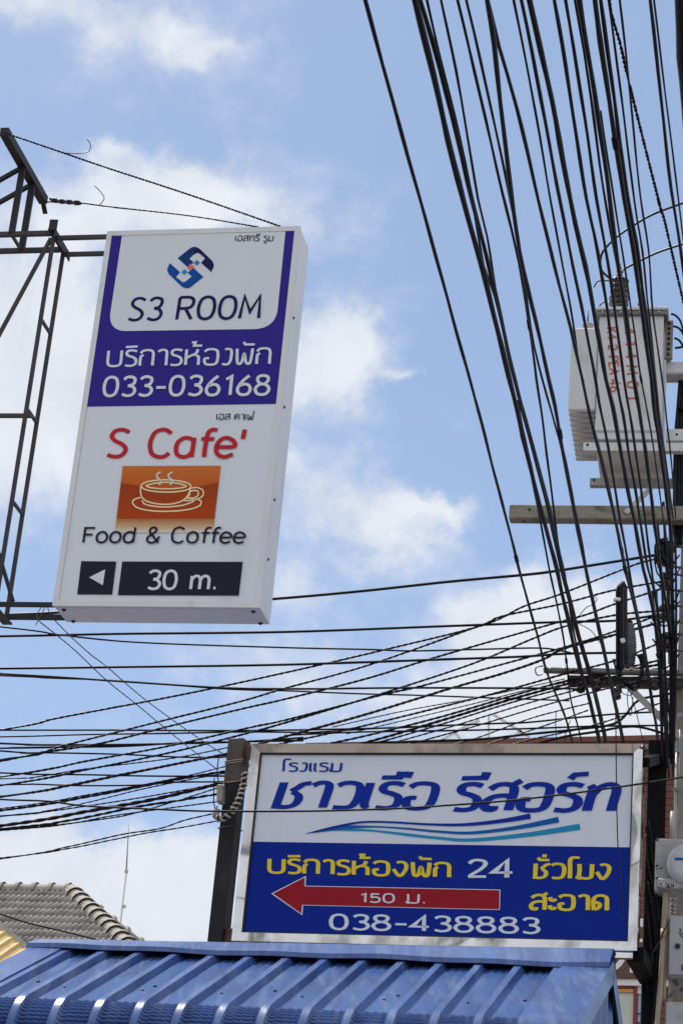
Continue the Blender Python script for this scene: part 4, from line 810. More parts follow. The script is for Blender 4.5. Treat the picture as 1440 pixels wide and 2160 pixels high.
# crossing wires
G2 = 'service cables crossing from the pole to the left'
LE = -700
def cross(px_, wpx, label, y0=13.7, y1=13.62, m=M_CABLE, twist=0, extend=True, n_str=2):
    P = list(px_)
    if extend and P[0][0] <= 2:
        (u0, v0), (u1, v1) = P[0], P[1]; P = [(LE, v0-(v1-v0)/(u1-u0)*700*.75)]+P
    Q = mixpts(P, y0, y1); r = wpx/2*14.2/F_PX
    if twist: mb = spiral(Q, r*.60, twist*.8, n_str, 6, .02, .52)
    else: mb = MB().tube(crom(Q, n=7), r, 6)
    return solo('service_cable', mb, m, label, 'cable', G2, origin=Q[0])
C2 = M_CABLE2; CR = M_CABLER
CW = [
 ([(0, 1297), (120, 1292), (300, 1283), (580, 1263), (760, 1247), (946, 1227), (1110, 1212), (1167, 1205), (1300, 1184), (1400, 1168)], 7, 'thick cable passing behind the foot of the tall sign, highest of the crossing cables', 0, M_CABLE),
 ([(0, 1342), (250, 1337), (600, 1333), (933, 1321), (1183, 1312), (1300, 1309), (1400, 1295)], 6, 'nearly level cable just below the tall sign', 0, C2),
 ([(0, 1322), (125, 1339), (292, 1355), (600, 1366), (779, 1370), (867, 1373), (1000, 1370), (1133, 1367), (1183, 1373), (1215, 1380)], 4.2, 'slack thin cable falling from the left edge below the tall sign', 0, M_CABLE),
 ([(0, 1410), (250, 1407), (600, 1402), (933, 1391), (1100, 1385), (1192, 1379), (1300, 1377)], 6, 'level cable midway between the tall sign and the roof-high wires', 0, M_CABLE),
 ([(0, 1421), (250, 1437), (471, 1451), (600, 1453), (683, 1453), (850, 1451), (1162, 1452), (1230, 1455)], 5, 'sagging cable below the level one, upper of two twined', 0, M_CABLE),
 ([(0, 1425), (100, 1430), (250, 1436), (471, 1453), (600, 1457), (746, 1463), (892, 1467), (1058, 1473), (1200, 1478)], 4, 'sagging cable below the level one, lower of two twined', 0, C2),
 ([(0, 1540), (125, 1514), (375, 1467), (600, 1419), (808, 1371), (1017, 1319), (1104, 1279), (1179, 1254), (1300, 1206), (1350, 1187), (1400, 1176)], 6.5, 'steepest rising twisted cable, ending at the top spool on the pole', 14, M_CABLE),
 ([(0, 1606), (144, 1570), (332, 1523), (505, 1480), (600, 1452), (779, 1402), (1008, 1321), (1058, 1300), (1183, 1274), (1293, 1245), (1400, 1226)], 6.5, 'rising twisted cable ending at the second spool on the pole', 14, M_CABLE),
 ([(0, 1603), (101, 1586), (217, 1567), (361, 1531), (520, 1493), (600, 1475), (767, 1433), (900, 1392), (1017, 1358), (1154, 1319), (1234, 1297), (1293, 1275), (1400, 1240)], 6.5, 'rising twisted cable just under the one at the second spool', 14, C2),
 ([(0, 1639), (180, 1606), (354, 1574), (520, 1536), (600, 1519), (800, 1467), (892, 1446), (1100, 1390), (1200, 1362), (1300, 1330), (1400, 1292)], 6.5, 'rising twisted cable ending at the third spool on the pole', 14, M_CABLE),
 ([(0, 1657), (180, 1624), (361, 1587), (520, 1547), (600, 1525), (808, 1462), (996, 1400), (1121, 1348), (1192, 1321), (1300, 1297), (1400, 1288)], 6.5, 'rising twisted cable crossing under its neighbour towards the third spool', 14, C2),
 ([(0, 1681), (144, 1657), (253, 1635), (459, 1594), (484, 1588), (600, 1554), (767, 1508), (950, 1452), (1058, 1421), (1142, 1392), (1192, 1367), (1300, 1338), (1400, 1310)], 8, 'thick rising cable lashed to the top of the left sign post', 14, CR),
 ([(455, 1596), (520, 1586), (600, 1567), (767, 1531), (1017, 1469), (1192, 1421), (1300, 1392), (1400, 1352)], 6.5, 'rising twisted cable ending at the lowest spool on the pole', 14, M_CABLE),
 ([(560, 1600), (640, 1580), (767, 1553), (933, 1511), (1071, 1470), (1183, 1439), (1290, 1416), (1400, 1390)], 7, 'dark cable at the top of the dense bundle under the pole arm', 12, M_CABLE),
 ([(560, 1612), (767, 1567), (933, 1519), (1071, 1477), (1183, 1446), (1290, 1420), (1400, 1400)], 8, 'thick dark cable in the dense bundle under the pole arm', 12, CR),
 ([(560, 1622), (767, 1574), (933, 1527), (1071, 1484), (1183, 1453), (1290, 1428), (1400, 1408)], 5.5, 'third cable from the top in the dense bundle under the pole arm', 14, C2),
 ([(600, 1624), (800, 1574), (950, 1533), (1090, 1490), (1190, 1462), (1290, 1437), (1400, 1420)], 5, 'fourth cable from the top in the dense bundle under the pole arm', 14, M_CABLE),
 ([(640, 1622), (820, 1580), (980, 1538), (1100, 1502), (1190, 1476), (1290, 1450), (1400, 1425)], 5, 'lowest cable of the dense bundle under the pole arm', 16, M_CABLE),
 ([(700, 1534), (850, 1500), (1000, 1473), (1100, 1452), (1190, 1432)], 3.5, 'fine twisted wire above the dense bundle, upper of two', 14, C2),
 ([(730, 1548), (850, 1520), (1000, 1484), (1100, 1458), (1190, 1440)], 3.5, 'fine twisted wire above the dense bundle, lower of two', 14, C2),
 ([(880, 1590), (1000, 1558), (1110, 1518), (1190, 1496), (1240, 1484)], 4.5, 'short twisted wire rising above the brown roof edge, left of three', 14, M_CABLE),
 ([(960, 1592), (1080, 1553), (1150, 1530), (1240, 1498)], 4.5, 'short twisted wire rising above the brown roof edge, middle of three', 14, M_CABLE),
 ([(1020, 1590), (1110, 1562), (1250, 1530), (1400, 1480), (1425, 1470)], 5, 'short twisted wire rising above the brown roof edge, right of three', 14, M_CABLE),
 ([(1000, 1590), (1110, 1574), (1190, 1554), (1260, 1543), (1310, 1534), (1350, 1534), (1400, 1548), (1425, 1560)], 6, 'cable bowing upward just above the hotel sign and bending down at the pole', 0, M_CABLE),
 ([(560, 1600), (760, 1570), (1000, 1560), (1110, 1549), (1220, 1538), (1300, 1524), (1345, 1478), (1400, 1466), (1425, 1458)], 6, 'cable that kinks upward behind the steel brace', 0, C2),
 ([(640, 1546), (800, 1536), (920, 1531), (1050, 1526), (1110, 1524), (1200, 1515), (1300, 1506), (1420, 1500)], 4.5, 'level thin wire above the brown roof edge, upper of two', 0, M_CABLE),
 ([(600, 1551), (760, 1544), (960, 1541), (1110, 1537), (1250, 1532), (1420, 1530)], 4.5, 'level thin wire above the brown roof edge, lower of two', 0, M_CABLE),
 ([(0, 1540), (250, 1540), (520, 1541), (760, 1537), (900, 1533)], 4.5, 'straight level wire at the left, topmost of the low level wires', 0, M_CABLE),
 ([(0, 1554), (90, 1552), (200, 1549), (360, 1547), (520, 1544), (700, 1546)], 4, 'level wire at the left, second of the low level wires', 0, M_CABLE),
 ([(0, 1568), (60, 1571), (170, 1571), (300, 1570), (500, 1565), (640, 1556)], 5, 'level wire at the left, third of the low level wires', 0, CR),
 ([(0, 1578), (130, 1576), (260, 1574), (380, 1567), (480, 1565), (640, 1562)], 5, 'level wire at the left, fourth of the low level wires', 0, M_CABLE),
 ([(0, 1584), (45, 1588), (110, 1588), (250, 1591), (380, 1597), (470, 1597), (520, 1590)], 4.2, 'slack level wire at the left, fifth of the low level wires', 0, C2),
 ([(0, 1630), (60, 1633), (180, 1634), (330, 1637), (500, 1637)], 4.5, 'level wire at the left running behind the post collar', 0, M_CABLE),
 ([(0, 1655), (70, 1654), (170, 1657), (290, 1656), (370, 1650), (500, 1649)], 4.2, 'level wire at the left passing behind the junction box', 0, M_CABLE),
 ([(0, 1643), (70, 1640), (180, 1622), (360, 1600), (480, 1577)], 4, 'fine twisted wire rising to the top of the left sign post', 14, C2),
 ([(0, 1706), (188, 1676), (303, 1655), (397, 1636), (478, 1616)], 4, 'fine twisted wire at the top of the upper lashed bundle', 14, C2),
 ([(0, 1710), (188, 1680), (303, 1658), (397, 1640), (480, 1626)], 7, 'thick cable in the upper lashed bundle at the left sign post', 9, CR),
 ([(0, 1721), (100, 1710), (188, 1692), (303, 1664), (397, 1645), (480, 1630)], 4, 'thin twisted wire at the bottom of the upper lashed bundle', 14, M_CABLE),
 ([(0, 1742), (181, 1712), (325, 1686), (455, 1655), (500, 1645)], 10, 'thickest reddish cable in the lower lashed bundle at the left sign post', 7, CR),
 ([(0, 1722), (100, 1712), (250, 1690), (380, 1668), (470, 1650)], 4.5, 'twisted wire above the thick reddish cable of the lower bundle', 14, M_CABLE),
 ([(0, 1749), (144, 1731), (289, 1702), (380, 1688), (451, 1676), (500, 1668)], 7, 'dark cable under the thick reddish one in the lower bundle', 9, M_CABLE),
 ([(0, 1752), (144, 1738), (230, 1722), (330, 1708), (450, 1692), (500, 1684)], 4.2, 'thin twisted wire at the very bottom of the lower bundle', 14, C2),
 ([(0, 1748), (100, 1742), (230, 1726), (300, 1711), (460, 1662)], 4.2, 'thin wire weaving through the lower bundle', 14, M_CABLE),
 ([(0, 1812), (144, 1786), (258, 1760), (336, 1748), (390, 1730), (451, 1716), (490, 1706)], 4.5, 'low twisted wire over the white cloud with a small knot, upper of two', 10, M_CABLE),
 ([(0, 1810), (144, 1790), (230, 1773), (310, 1757), (380, 1746), (451, 1733), (490, 1726)], 4.2, 'low twisted wire over the white cloud, lower of two', 10, M_CABLE),
]
for px_, w_, lab_, tw2, m_ in CW:
    left = px_[0][0] < 300
    cross(px_, w_*.92, lab_, 13.85 if left else 13.95, 13.64 if px_[-1][0] > 1200 else 13.86, m_, tw2)
# wire crossing in front of the hotel sign
Q = [at(u, v, y) for u, v, y in ((-800, 1640, 12.8), (-220, 1672, 12.6), (0, 1686, 12.5), (100, 1690, 12.5), (180, 1700, 12.5), (330, 1707, 12.45), (440, 1711, 12.45), (648, 1711, 12.4), (822, 1706, 12.4), (940, 1699, 12.35), (1050, 1691, 12.35), (1162, 1679, 12.3), (1305, 1660, 12.3), (1440, 1639, 12.25), (1600, 1610, 12.2), (2100, 1500, 12.0))]
solo('drop_wire', MB().tube(crom(Q, n=7), .0060, 6), M_CABLE, 'single black wire sagging across the front of the hotel sign lettering', 'wire', None, origin=Q[0])
Q = [at(u, v, 12.42) for u, v in ((1297, 1468), (1298, 1540), (1299, 1640), (1301, 1752), (1305, 1832), (1309, 1892), (1312, 1934))]
dw = thing('drop_wire', Q[0], 'thin wire hanging straight down over the right end of the hotel sign', 'wire')
part('wire', MB().tube(crom(Q, n=6), .0036, 6), M_CABLE, dw); part('cut_end', MB().tube([Q[-1], Q[-1]+V((.004, 0, -.012))], .006, 6), M_DARK, dw)
# service coil, splice closure, loops
cb = at(1310, 1330, 13.30)
co = thing('cable_coil', at(1310, 1410, 13.30), 'tall narrow coil of spare black cable strapped upright above the lower pole arm', 'cable coil')
for k in range(8):
    du = -8+2.3*k; w = (4.5, 6, 7, 7.5, 7.5, 7, 6, 4.5)[k]*.5; top = 1232+abs(k-3.5)*3; bot = 1412-abs(k-3)*3
    loop = [at(1310+du+w*math.cos(t), (top+9 if math.sin(t) > 0 else bot-9)-9*math.sin(t), 13.26+.014*(k % 4)+.02*math.cos(t)) for t in [math.pi*i/6 for i in range(7)]+[math.pi+math.pi*i/6 for i in range(7)]]
    part('loop', MB().tube(crom(loop+[loop[0]], n=4), .0072, 7), (M_CABLE, M_CABLE2, M_COILG, M_CABLE)[k % 4], co)
part('tape', MB().box(at(1300, 1265, 13.24), .045, .035, .022, bev=.004), M_WHITE, co)
part('tape', MB().box(at(1312, 1352, 13.24), .03, .03, .03, V((.9, 0, .4)).normalized(), V((0, 1, 0)), V((-.4, 0, .9)).normalized(), bev=.004), M_WHITE, co)
cl = thing('splice_closure', at(1328, 1408, 13.34), 'ribbed grey black splice closure behind the cable coil on the pole arm', 'splice closure')
a = at(1326, 1405, 13.36); b = at(1324, 1312, 13.36); pr = []; ln = (b-a).length
for k in range(15): z = ln*(.06+.06*k); pr += [(.040+.012*math.sin(k/14*math.pi), z), (.033+.012*math.sin(k/14*math.pi), z+.01), (.033+.012*math.sin(k/14*math.pi), z+ln*.04)]
part('body', MB().lathe(a, b-a, [(.026, 0)]+pr+[(.02, ln)], 14), mat('grey black closure plastic', (.10, .11, .115), .5, var=.4, vs=20, dirt_or_reflection=(.25, .26, .26), ds=30, dlo=.55, dhi=.75), cl)
part('end_cap', MB().lathe(b, b-a, [(.03, -.03), (.03, .0), (.018, .012)], 12), M_CABLE2, cl)
lpn = thing('slack_loops', at(1300, 1405, 13.34), 'slack loops of thin cable drooping under the coil on the pole arm', 'cable loops')
for k in range(6):
    part('loop', MB().tube(crom([at(u, v, 13.30+.01*k) for u, v in ((1296-k, 1390), (1298+k, 1414+2*k), (1316+k, 1438+2*k), (1338+k, 1440+3*k), (1350+k, 1418), (1348+2*k, 1392-2*k), (1338+k, 1378+k))], n=6), .0045, 6), M_CABLE2 if k % 2 else M_CABLE, lpn)
for px_ in (((1302, 1440), (1312, 1462), (1330, 1466), (1334, 1450)), ((1326, 1450), (1322, 1470), (1325, 1500), (1330, 1508), (1334, 1470))):
    part('loop', MB().tube(crom([at(u, v, 13.34) for u, v in px_], n=6), .003, 5), M_CABLE, lpn)
rg = random.Random(5)
RIS = [((1384, 1080), (1392, 1180), (1398, 1300), (1402, 1420), (1408, 1590)), ((1398, 1060), (1404, 1180), (1410, 1300), (1414, 1420), (1412, 1600)), ((1410, 1040), (1414, 1160), (1418, 1300), (1420, 1440), (1416, 1610)),
       ((1420, 1060), (1424, 1180), (1425, 1320), (1424, 1450), (1419, 1600)), ((1374, 1250), (1384, 1350), (1392, 1450), (1396, 1610)), ((1388, 1390), (1396, 1460), (1402, 1520), (1406, 1620))]
for k, px_ in enumerate(RIS):
    Q = [at(u, v, 13.95 if (i_ == 0 and v < 1100) else 13.46-.015*k) for i_, (u, v) in enumerate(px_)]
    solo('riser_cable', MB().tube(crom(Q, n=7), .0085+.002*(k % 3), 7), (M_CABLE, M_CABLER, M_CABLE2)[k % 3], ['riser cable on the left of the spool insulators', 'riser cable running over the spool insulators', 'riser cable between the spools and the concrete pole', 'riser cable closest to the concrete pole', 'short riser cable left of the spools, starting below the second spool', 'shortest riser cable, starting beside the lower steel arm'][k], 'cable', 'cables climbing the pole', origin=Q[0])
JL = ['above the top spool', 'beside the top spool', 'between the top and second spool', 'beside the second spool', 'between the second and third spool', 'beside the third spool', 'between the third and lowest spool', 'below the lowest spool']
for k in range(8):
    v0 = 1150+k*33; P = [(1378+rg.uniform(-8, 8), v0+rg.uniform(-8, 8)), (1392+rg.uniform(-6, 6), v0+26+rg.uniform(-4, 12)), (1408+rg.uniform(-6, 6), v0+34+rg.uniform(-8, 8)), (1420+rg.uniform(-4, 6), v0+12+rg.uniform(-10, 10)), (1432, v0-8+rg.uniform(-8, 8))]
    Q = [at(u, v, 13.40+.01*(k % 3)) for u, v in P]
    solo('jumper_wire', MB().tube(crom(Q, n=6), .0055, 6), (M_CABLE, M_CABLE2)[k % 2], 'slack jumper wire looping to the pole '+JL[k], 'wire', 'jumper wires at the spools', origin=Q[0])
# small odds and ends among the wires, tight at the rack
kn = thing('lashed_joint', at(1402, 1190, 13.45), 'dark tangle of lashed cable joints against the pole above the top spool', 'cable joint')
for k in range(9):
    r_ = random.Random(k); px_ = [(1388+r_.uniform(-8, 30), 1140+r_.uniform(-10, 60)) for _ in range(5)]
    part('lashing', MB().tube(crom([at(u, v, 13.40+r_.uniform(0, .12)) for u, v in px_], n=6), .009, 6), M_CABLE, kn)
for k, px_ in enumerate((((1172, 1500), (1171, 1530), (1174, 1572)), ((1202, 1520), (1192, 1548), (1190, 1580)), ((1322, 1440), (1340, 1500), (1352, 1550), (1360, 1580)), ((1220, 1300), (1235, 1282), (1250, 1275), (1258, 1264), (1252, 1258)), ((1220, 1316), (1245, 1330), (1262, 1352), (1266, 1358)))):
    Q = [at(u, v, 13.5) for u, v in px_]
    solo('loose_wire', MB().tube(crom(Q, n=7), .003, 5), M_CABLE, ('loose wire end hanging above the hotel sign, left of two', 'loose wire end hanging above the hotel sign, right of two', 'loose wire hanging from the steel brace beside the pole', 'loose wire end curling up from the cables left of the coil', 'loose wire end hanging from the cables left of the coil')[k], 'wire', 'loose wire ends', origin=Q[0])
for k, px_ in enumerate((((1360, 1745), (1372, 1790), (1380, 1850), (1392, 1900)), ((1362, 1760), (1368, 1830), (1384, 1890)), ((1368, 1730), (1376, 1800), (1386, 1860)), ((1358, 1880), (1366, 1930), (1372, 1990), (1378, 2040)), ((1366, 1860), (1378, 1930), (1384, 2000)), ((1372, 1900), (1392, 1960), (1398, 2010), (1380, 2080), (1374, 2090)), ((1376, 1890), (1386, 1960), (1384, 2040), (1376, 2160), (1372, 2260)), ((1382, 1880), (1392, 1970), (1390, 2060), (1386, 2260)), ((1360, 2020), (1362, 2060), (1366, 2088), (1378, 2078)), ((1356, 2020), (1361, 2050), (1362, 2075), (1370, 2085)))):
    Q = [at(u, v, 13.41-.006*k) for u, v in px_]
    solo('post_cable', MB().tube(crom(Q, n=6), .0065 if k < 8 else .0035, 6), M_CABLE if k % 3 else M_CABLE2, ['cable slanting behind the hotel sign edge to the black post, leftmost', 'cable slanting to the black post beside the brick wall, second', 'cable slanting to the black post, nearest the meter', 'cable hanging left of the black post beside the brown fascia', 'cable lying on the black post beside the lower sign corner', 'cable looping out over the tan pipe and back to the black post', 'cable running down the middle of the black post to the street', 'cable running down the right side of the black post to the street', 'small cable curl below the black bracket, right one', 'small cable curl below the black bracket, left one'][k], 'cable', 'cables along the black post', origin=Q[0])

# ================================================================== meters and boxes on the pole
MO = -.53                                # front plane of the meter, off the pole axis
def box_on(pl, w, d, z0, z1, y0, bev=.01):
    """box whose left edge shows at photo column pl, its front y0 behind plane MO"""
    a = ap(*pl, MO+y0); c = a+TX*(w/2)+TY*(d/2); c.z = (z0+z1)/2
    return MB().box(c, w, d, z1-z0, TX, TY, UZ, bev=bev), c
zt, zb_ = ap(1380, 1765, MO).z, ap(1380, 1880, MO).z
bb, c = box_on((1380, 1820), .30, .12, zb_, zt, .02, .014)
mt = thing('electric_meter', V((c.x, c.y, zb_)), 'grey electricity meter with round clear cover, upper of the boxes on the pole', 'meter')
part('back_box', bb, M_METER, mt)
cc = ap(1452, 1828, MO+.01); rr = 48*13.2/F_PX
part('meter_cover', MB().lathe(cc, -TY, [(rr, 0), (rr, .05), (rr*.93, .075), (rr*.6, .085), (.001, .087)], 28), M_METER2, mt)
bb, c2 = box_on((1386, 1860), .27, .06, zb_+.012, zb_+.075, -.042, .008); part('terminal_cover', bb, M_METER, mt)
part('display_mark', MB().box(ap(1434, 1812, MO-.076), .07, .004, .016, TX, TY, UZ), M_WAVE2, mt)
plm = Plane(PC+TY*(MO-.0445), -TY)
tagp = part('number_tag', MB().box(ap(1404, 1868, MO-.043), .105, .006, .026, TX, TY, UZ), M_WHITE, mt)
part('lettering', text(plm, 'อา-13674', (1387, 1873), (1421, 1873), (1387, 1864), .2, .16, .0025), M_INK, tagp)
bolts('screw', M_DARK, mt, [(ap(u, v, MO+.022), -TY, [(.008, 0), (.008, .008), (.003, .012)]) for u, v in ((1384, 1826), (1385, 1772), (1384, 1852))])
part('seal_lead', MB().tube([ap(1382, 1832, MO), ap(1397, 1831, MO-.01)], .003, 5), M_CABLE, mt)
zt, zb_ = ap(1410, 1930, MO).z, ap(1408, 2060, MO).z
bb, c = box_on((1410, 1995), .34, .16, zb_, zt, 0.0, .008)
kb = thing('switch_box', V((c.x, c.y, zb_)), 'pale grey switch box with a round black knob, below the electricity meter', 'switch box')
part('housing', bb, M_METER, kb)
bb, c = box_on((1411, 1995), .325, .014, zb_+.01, zt-.01, -.013, .004); part('door', bb, M_METER, kb)
part('knob', MB().lathe(ap(1428, 1996, MO-.012), -TY, [(.016, 0), (.016, .012), (.012, .022)], 16), M_DARK, kb)
plk = Plane(PC+TY*(MO-.0135), -TY)
part('emblem', pxstroke(plk, [('s', [(1431, 1966), (1434, 1973), (1440, 1978), (1448, 1980)]), ('s', [(1433, 1962), (1437, 1970), (1444, 1974)]), ('l', [(1432, 1958), (1436, 1962)])], 1.8, .002), M_STEEL2, kb)
part('label_mark', pxstroke(plk, [('l', [(1436, 2036), (1436, 2046)]), ('l', [(1436, 2036), (1447, 2036)]), ('l', [(1436, 2046), (1447, 2046)]), ('l', [(1439, 2038), (1439, 2044), (1444, 2038), (1444, 2044)])], 1.5, .002), M_INK, kb)
zt, zb_ = ap(1404, 2112, MO).z, ap(1398, 2240, MO).z
bb, c = box_on((1402, 2140), .34, .16, zb_, zt, 0.0, .01)
lb = thing('cable_box', V((c.x, c.y, zb_)), 'dusty pale box at the bottom right corner under the switch box', 'box')
part('housing', bb, mat('dusty grey box paint', (.48, .46, .42), .6, var=.1, dirt_or_reflection=(.33, .29, .25), ds=6), lb)
bb, c = box_on((1404, 2140), .31, .014, zb_+.01, zt-.02, -.013, .004); part('lid', bb, M_METER, lb)
for p0, p1, d_ in (((1408, 2105), (1446, 2066), .04), ((1418, 2066), (1446, 2100), .1)): part('bracket', MB().bar(ap(*p0, MO+d_), ap(*p1, MO+d_), .02, .01, up=TY), M_GALVD, lb)
my = 13.24
for px_, r_, lab_, m_ in ((((1403, 1876), (1399, 1960), (1393, 2060), (1384, 2180), (1380, 2300)), .017, 'tan conduit pipe running down from the meter, the thicker of two', M_PVC), (((1411, 1878), (1407, 1950), (1403, 2030), (1399, 2110)), .011, 'slim pale pipe running down beside the thick tan conduit', mat('pale conduit', (.40, .36, .30), .6, var=.15))):
    Q = [at(u, v, my+.07 if r_ > .012 else my+.10) for u, v in px_]
    pp = thing('conduit_pipe', Q[-1], lab_, 'pipe', 'conduit pipes under the meter'); part('pipe', MB().tube(crom(Q, n=6), r_, 10), m_, pp)
    part('coupling', MB().tube([Q[1], Q[1]+(Q[2]-Q[1]).normalized()*.06], r_*1.18, 10), m_, pp)
Q = [at(u, v, my-.03) for u, v in ((1412, 1940), (1400, 1962), (1388, 1990), (1376, 2010))]
solo('post_cable', MB().tube(crom(Q, n=6), .0045, 6), M_CABLE, 'thin cable slanting across the tan pipe from the switch box to the bracket', 'cable', 'cables along the black post', origin=Q[0])
bolts('clamp', M_GALV, pole, [(ap(1418, v, FY-.10)-UZ*.01, UZ, [(.012, 0), (.022, .006), (.022, .014), (.012, .02)]) for v in (1886, 1898, 1910, 1918, 1926)], 10)

# ================================================================== blue metal kiosk in front of the hotel sign
KYW = -0.2567; KX = V((math.cos(KYW), math.sin(KYW), 0)); KY_ = V((-math.sin(KYW), math.cos(KYW), 0))
SL = 0.4164; SLEN = 1.0875+.165/math.cos(SL); RAD = .24
KP0 = V((.1233, 11.438, 2.4449+CAMZ))                 # where the eighth rib leaves the ridge cap
KR = KP0+KX*1.485+KY_*.165+UZ*(.165*math.tan(SL)-.03)
lo, hi = 1.0, 6.0
for _ in range(40):
    mid = (lo+hi)/2
    if proj(KR-KX*mid)[0] > 92: lo = mid
    else: hi = mid
KL = lo
kio = thing('metal_kiosk', V((KR.x, KR.y, 0))-KX*KL/2, 'kiosk under a ribbed blue metal roof with a curved eave', 'kiosk')
def profile(side):
    """path from ridge down to the eave: offsets (out, down) and normal (out, up)"""
    P = []
    n1 = 10
    for i in range(n1+1): s = SLEN*i/n1; P.append((s*math.cos(SL), -s*math.sin(SL), SL))
    n2 = 44
    for i in range(1, n2+1):
        a = SL+(math.radians(86)-SL)*i/n2
        P.append((P[n1][0]+RAD*(math.sin(a)-math.sin(SL)), P[n1][1]-RAD*(math.cos(SL)-math.cos(a)), a))
    last = P[-1]
    for i in range(1, 5): P.append((last[0]+.006*i, last[1]-.05*i, last[2]))
    return P, n1, n2
PR, n1_, n2_ = profile(1)
def sheet(side, pitch=.205, x0=0.0, x1=None):
    """trapezoidal ribbed sheet with faint pan lines, following the eave curve with crimps"""
    x1 = x1 or KL; m = MB(); xs = []
    x = x0
    k = 0
    ribs = [KL-1.485+(q-8)*pitch for q in range(0, 16)]
    ribs = [c for c in ribs if x0+.02 < c < x1-.02]
    xs = [x0]
    for c in sorted(ribs):
        xs += [c-.034, c-.018, c+.018, c+.034]
        for f in (.30, .325, .5, .525, .70, .725): xs.append(c+pitch*f)
    xs = sorted(q for q in xs if x0 <= q <= x1)+[x1]
    def hgt(x):
        for c in ribs:
            d = abs(x-c)
            if d < .0185: return .034
            if d < .036: return 0.0
        for c in ribs:
            for f in (.325, .525, .725):
                if abs(x-(c+pitch*f)) < .002: return .007
        return 0.0
    isrib = [hgt(x) > .02 for x in xs]; rows = []
    for j, (o, z, a) in enumerate(PR):
        crimp = (.0, .016, .012, -.004)[j % 4] if n1_ < j < n1_+n2_ else 0
        row = []
        for x, r in zip(xs, isrib):
            h = hgt(x)+(crimp if not r else 0)
            base = KR-KX*(KL-x)
            nx, nz = math.sin(a), math.cos(a)
            row.append(base+(-KY_*side)*(o+nx*h)+UZ*(z+nz*h))
        rows.append(row)
    i0 = len(m.v); n = len(xs)
    for r in rows: m.v += r
    for j in range(len(rows)-1):
        for i in range(n-1):
            q = [i0+j*n+i, i0+j*n+i+1, i0+(j+1)*n+i+1, i0+(j+1)*n+i]
            m.f.append(q if side > 0 else q[::-1]); m.sm.append(False)
    return m
part('roof_sheet', sheet(1, x0=.10), M_ROOFB, kio); part('roof_sheet', sheet(-1, x0=.10), M_ROOFB, kio)
# ridge cap: two flat wings and a rolled lower lip, slightly wavy
m = MB(); rows = []
nx_ = 60
for i in range(nx_+1):
    x = KL*i/nx_+(.0 if i else -.03)+(.01 if i == nx_ else 0); wv_ = .003*math.sin(i*.55)+.003*math.sin(i*.21)
    b = KR-KX*(KL-x); sec = []; q = i/nx_
    for o, z in ((-.20, -.2*math.tan(SL)+.015), (-.20, -.2*math.tan(SL)+.05), (-.03, .048+.05*q), (0, .056+.05*q), (.03, .048+.05*q), (.165, -.165*math.tan(SL)+.070+wv_), (.174, -.165*math.tan(SL)+.066+wv_), (.180, -.165*math.tan(SL)+.040+wv_), (.165, -.165*math.tan(SL)+.040+wv_)):
        sec.append(b+(-KY_)*o+UZ*z)
    rows.append(sec)
m.loft([[r[k] for r in rows] for k in range(0, 6)], closed=False, sm=False)
m.loft([[r[k] for r in rows] for k in range(5, 9)], closed=False, sm=False)
part('ridge_cap', m, M_ROOFB, kio)
# barge flashing over both gable ends
def barge(xa, xb, side, m, lift=.040, drop=.10, out=1):
    A = [(o, z, a) for o, z, a in PR]
    top0 = [KR-KX*(KL-xa)+(-KY_*side)*(o+math.sin(a)*lift)+UZ*(z+math.cos(a)*lift) for o, z, a in A]
    top1 = [KR-KX*(KL-xb)+(-KY_*side)*(o+math.sin(a)*lift)+UZ*(z+math.cos(a)*lift) for o, z, a in A]
    low = [p+(-KY_*side)*(-math.sin(a)*drop)-UZ*(math.cos(a)*drop) for p, (o, z, a) in zip(top1 if out > 0 else top0, A)]
    edge = [p+(-KY_*side)*(-math.sin(a)*.04)-UZ*(math.cos(a)*.04) for p, (o, z, a) in zip(top0 if out > 0 else top1, A)]
    ring = [edge, top0, top1, low] if out > 0 else [low, top0, top1, edge]
    m.loft([list(q) for q in ring], closed=False, sm=False)
for side in (1, -1):
    m = MB(); barge(KL-.235, KL+.012, side, m, .042, .11); part('barge_flashing', m, M_ROOFB, kio)
    m = MB(); barge(-.012, .17, side, m, .042, .11, -1); part('barge_flashing', m, M_ROOFB, kio)
# gable walls, ribbed sheet
ext = PR[-1][0]-.06
for xg in (KL-.03, .03):
    m = MB(); N_ = 60; prevc = None
    for i in range(N_+1):
        o = -ext+2*ext*i/N_; hgt_ = 0
        ao = abs(o); z = -ao*math.tan(SL) if ao < SLEN*math.cos(SL) else -SLEN*math.sin(SL)-(ao-SLEN*math.cos(SL))*1.1
        rib = .018 if (i % 6) in (0, 1) else 0
        p = KR-KX*(KL-xg)+(-KY_)*o+KX*(rib if xg > 1 else -rib)
        cur = (p+UZ*(z-.03), V((p.x, p.y, 0)))
        if prevc: m.face([prevc[1], cur[1], cur[0], prevc[0]])
        prevc = cur
    part('gable_wall', m, M_WALLB, kio)
eh = KR.z+PR[-1][1]
for side in (1, -1):
    c = KR-KX*KL/2-KY_*side*(ext-.02); part('wall', MB().box(V((c.x, c.y, (eh+.08)/2)), KL-.1, .03, eh+.08, KX, KY_, UZ), M_WALLB, kio)
for k in range(1, 13, 2):
    c = KR-KX*(.30+.205*k+.08)-KY_*(.95*math.cos(SL))-UZ*(.95*math.sin(SL)); part('screw', MB().lathe(c, (UZ*math.cos(SL)-KY_*math.sin(SL)), [(.010, 0), (.010, .006), (.005, .010)], 8), M_DARK, kio)
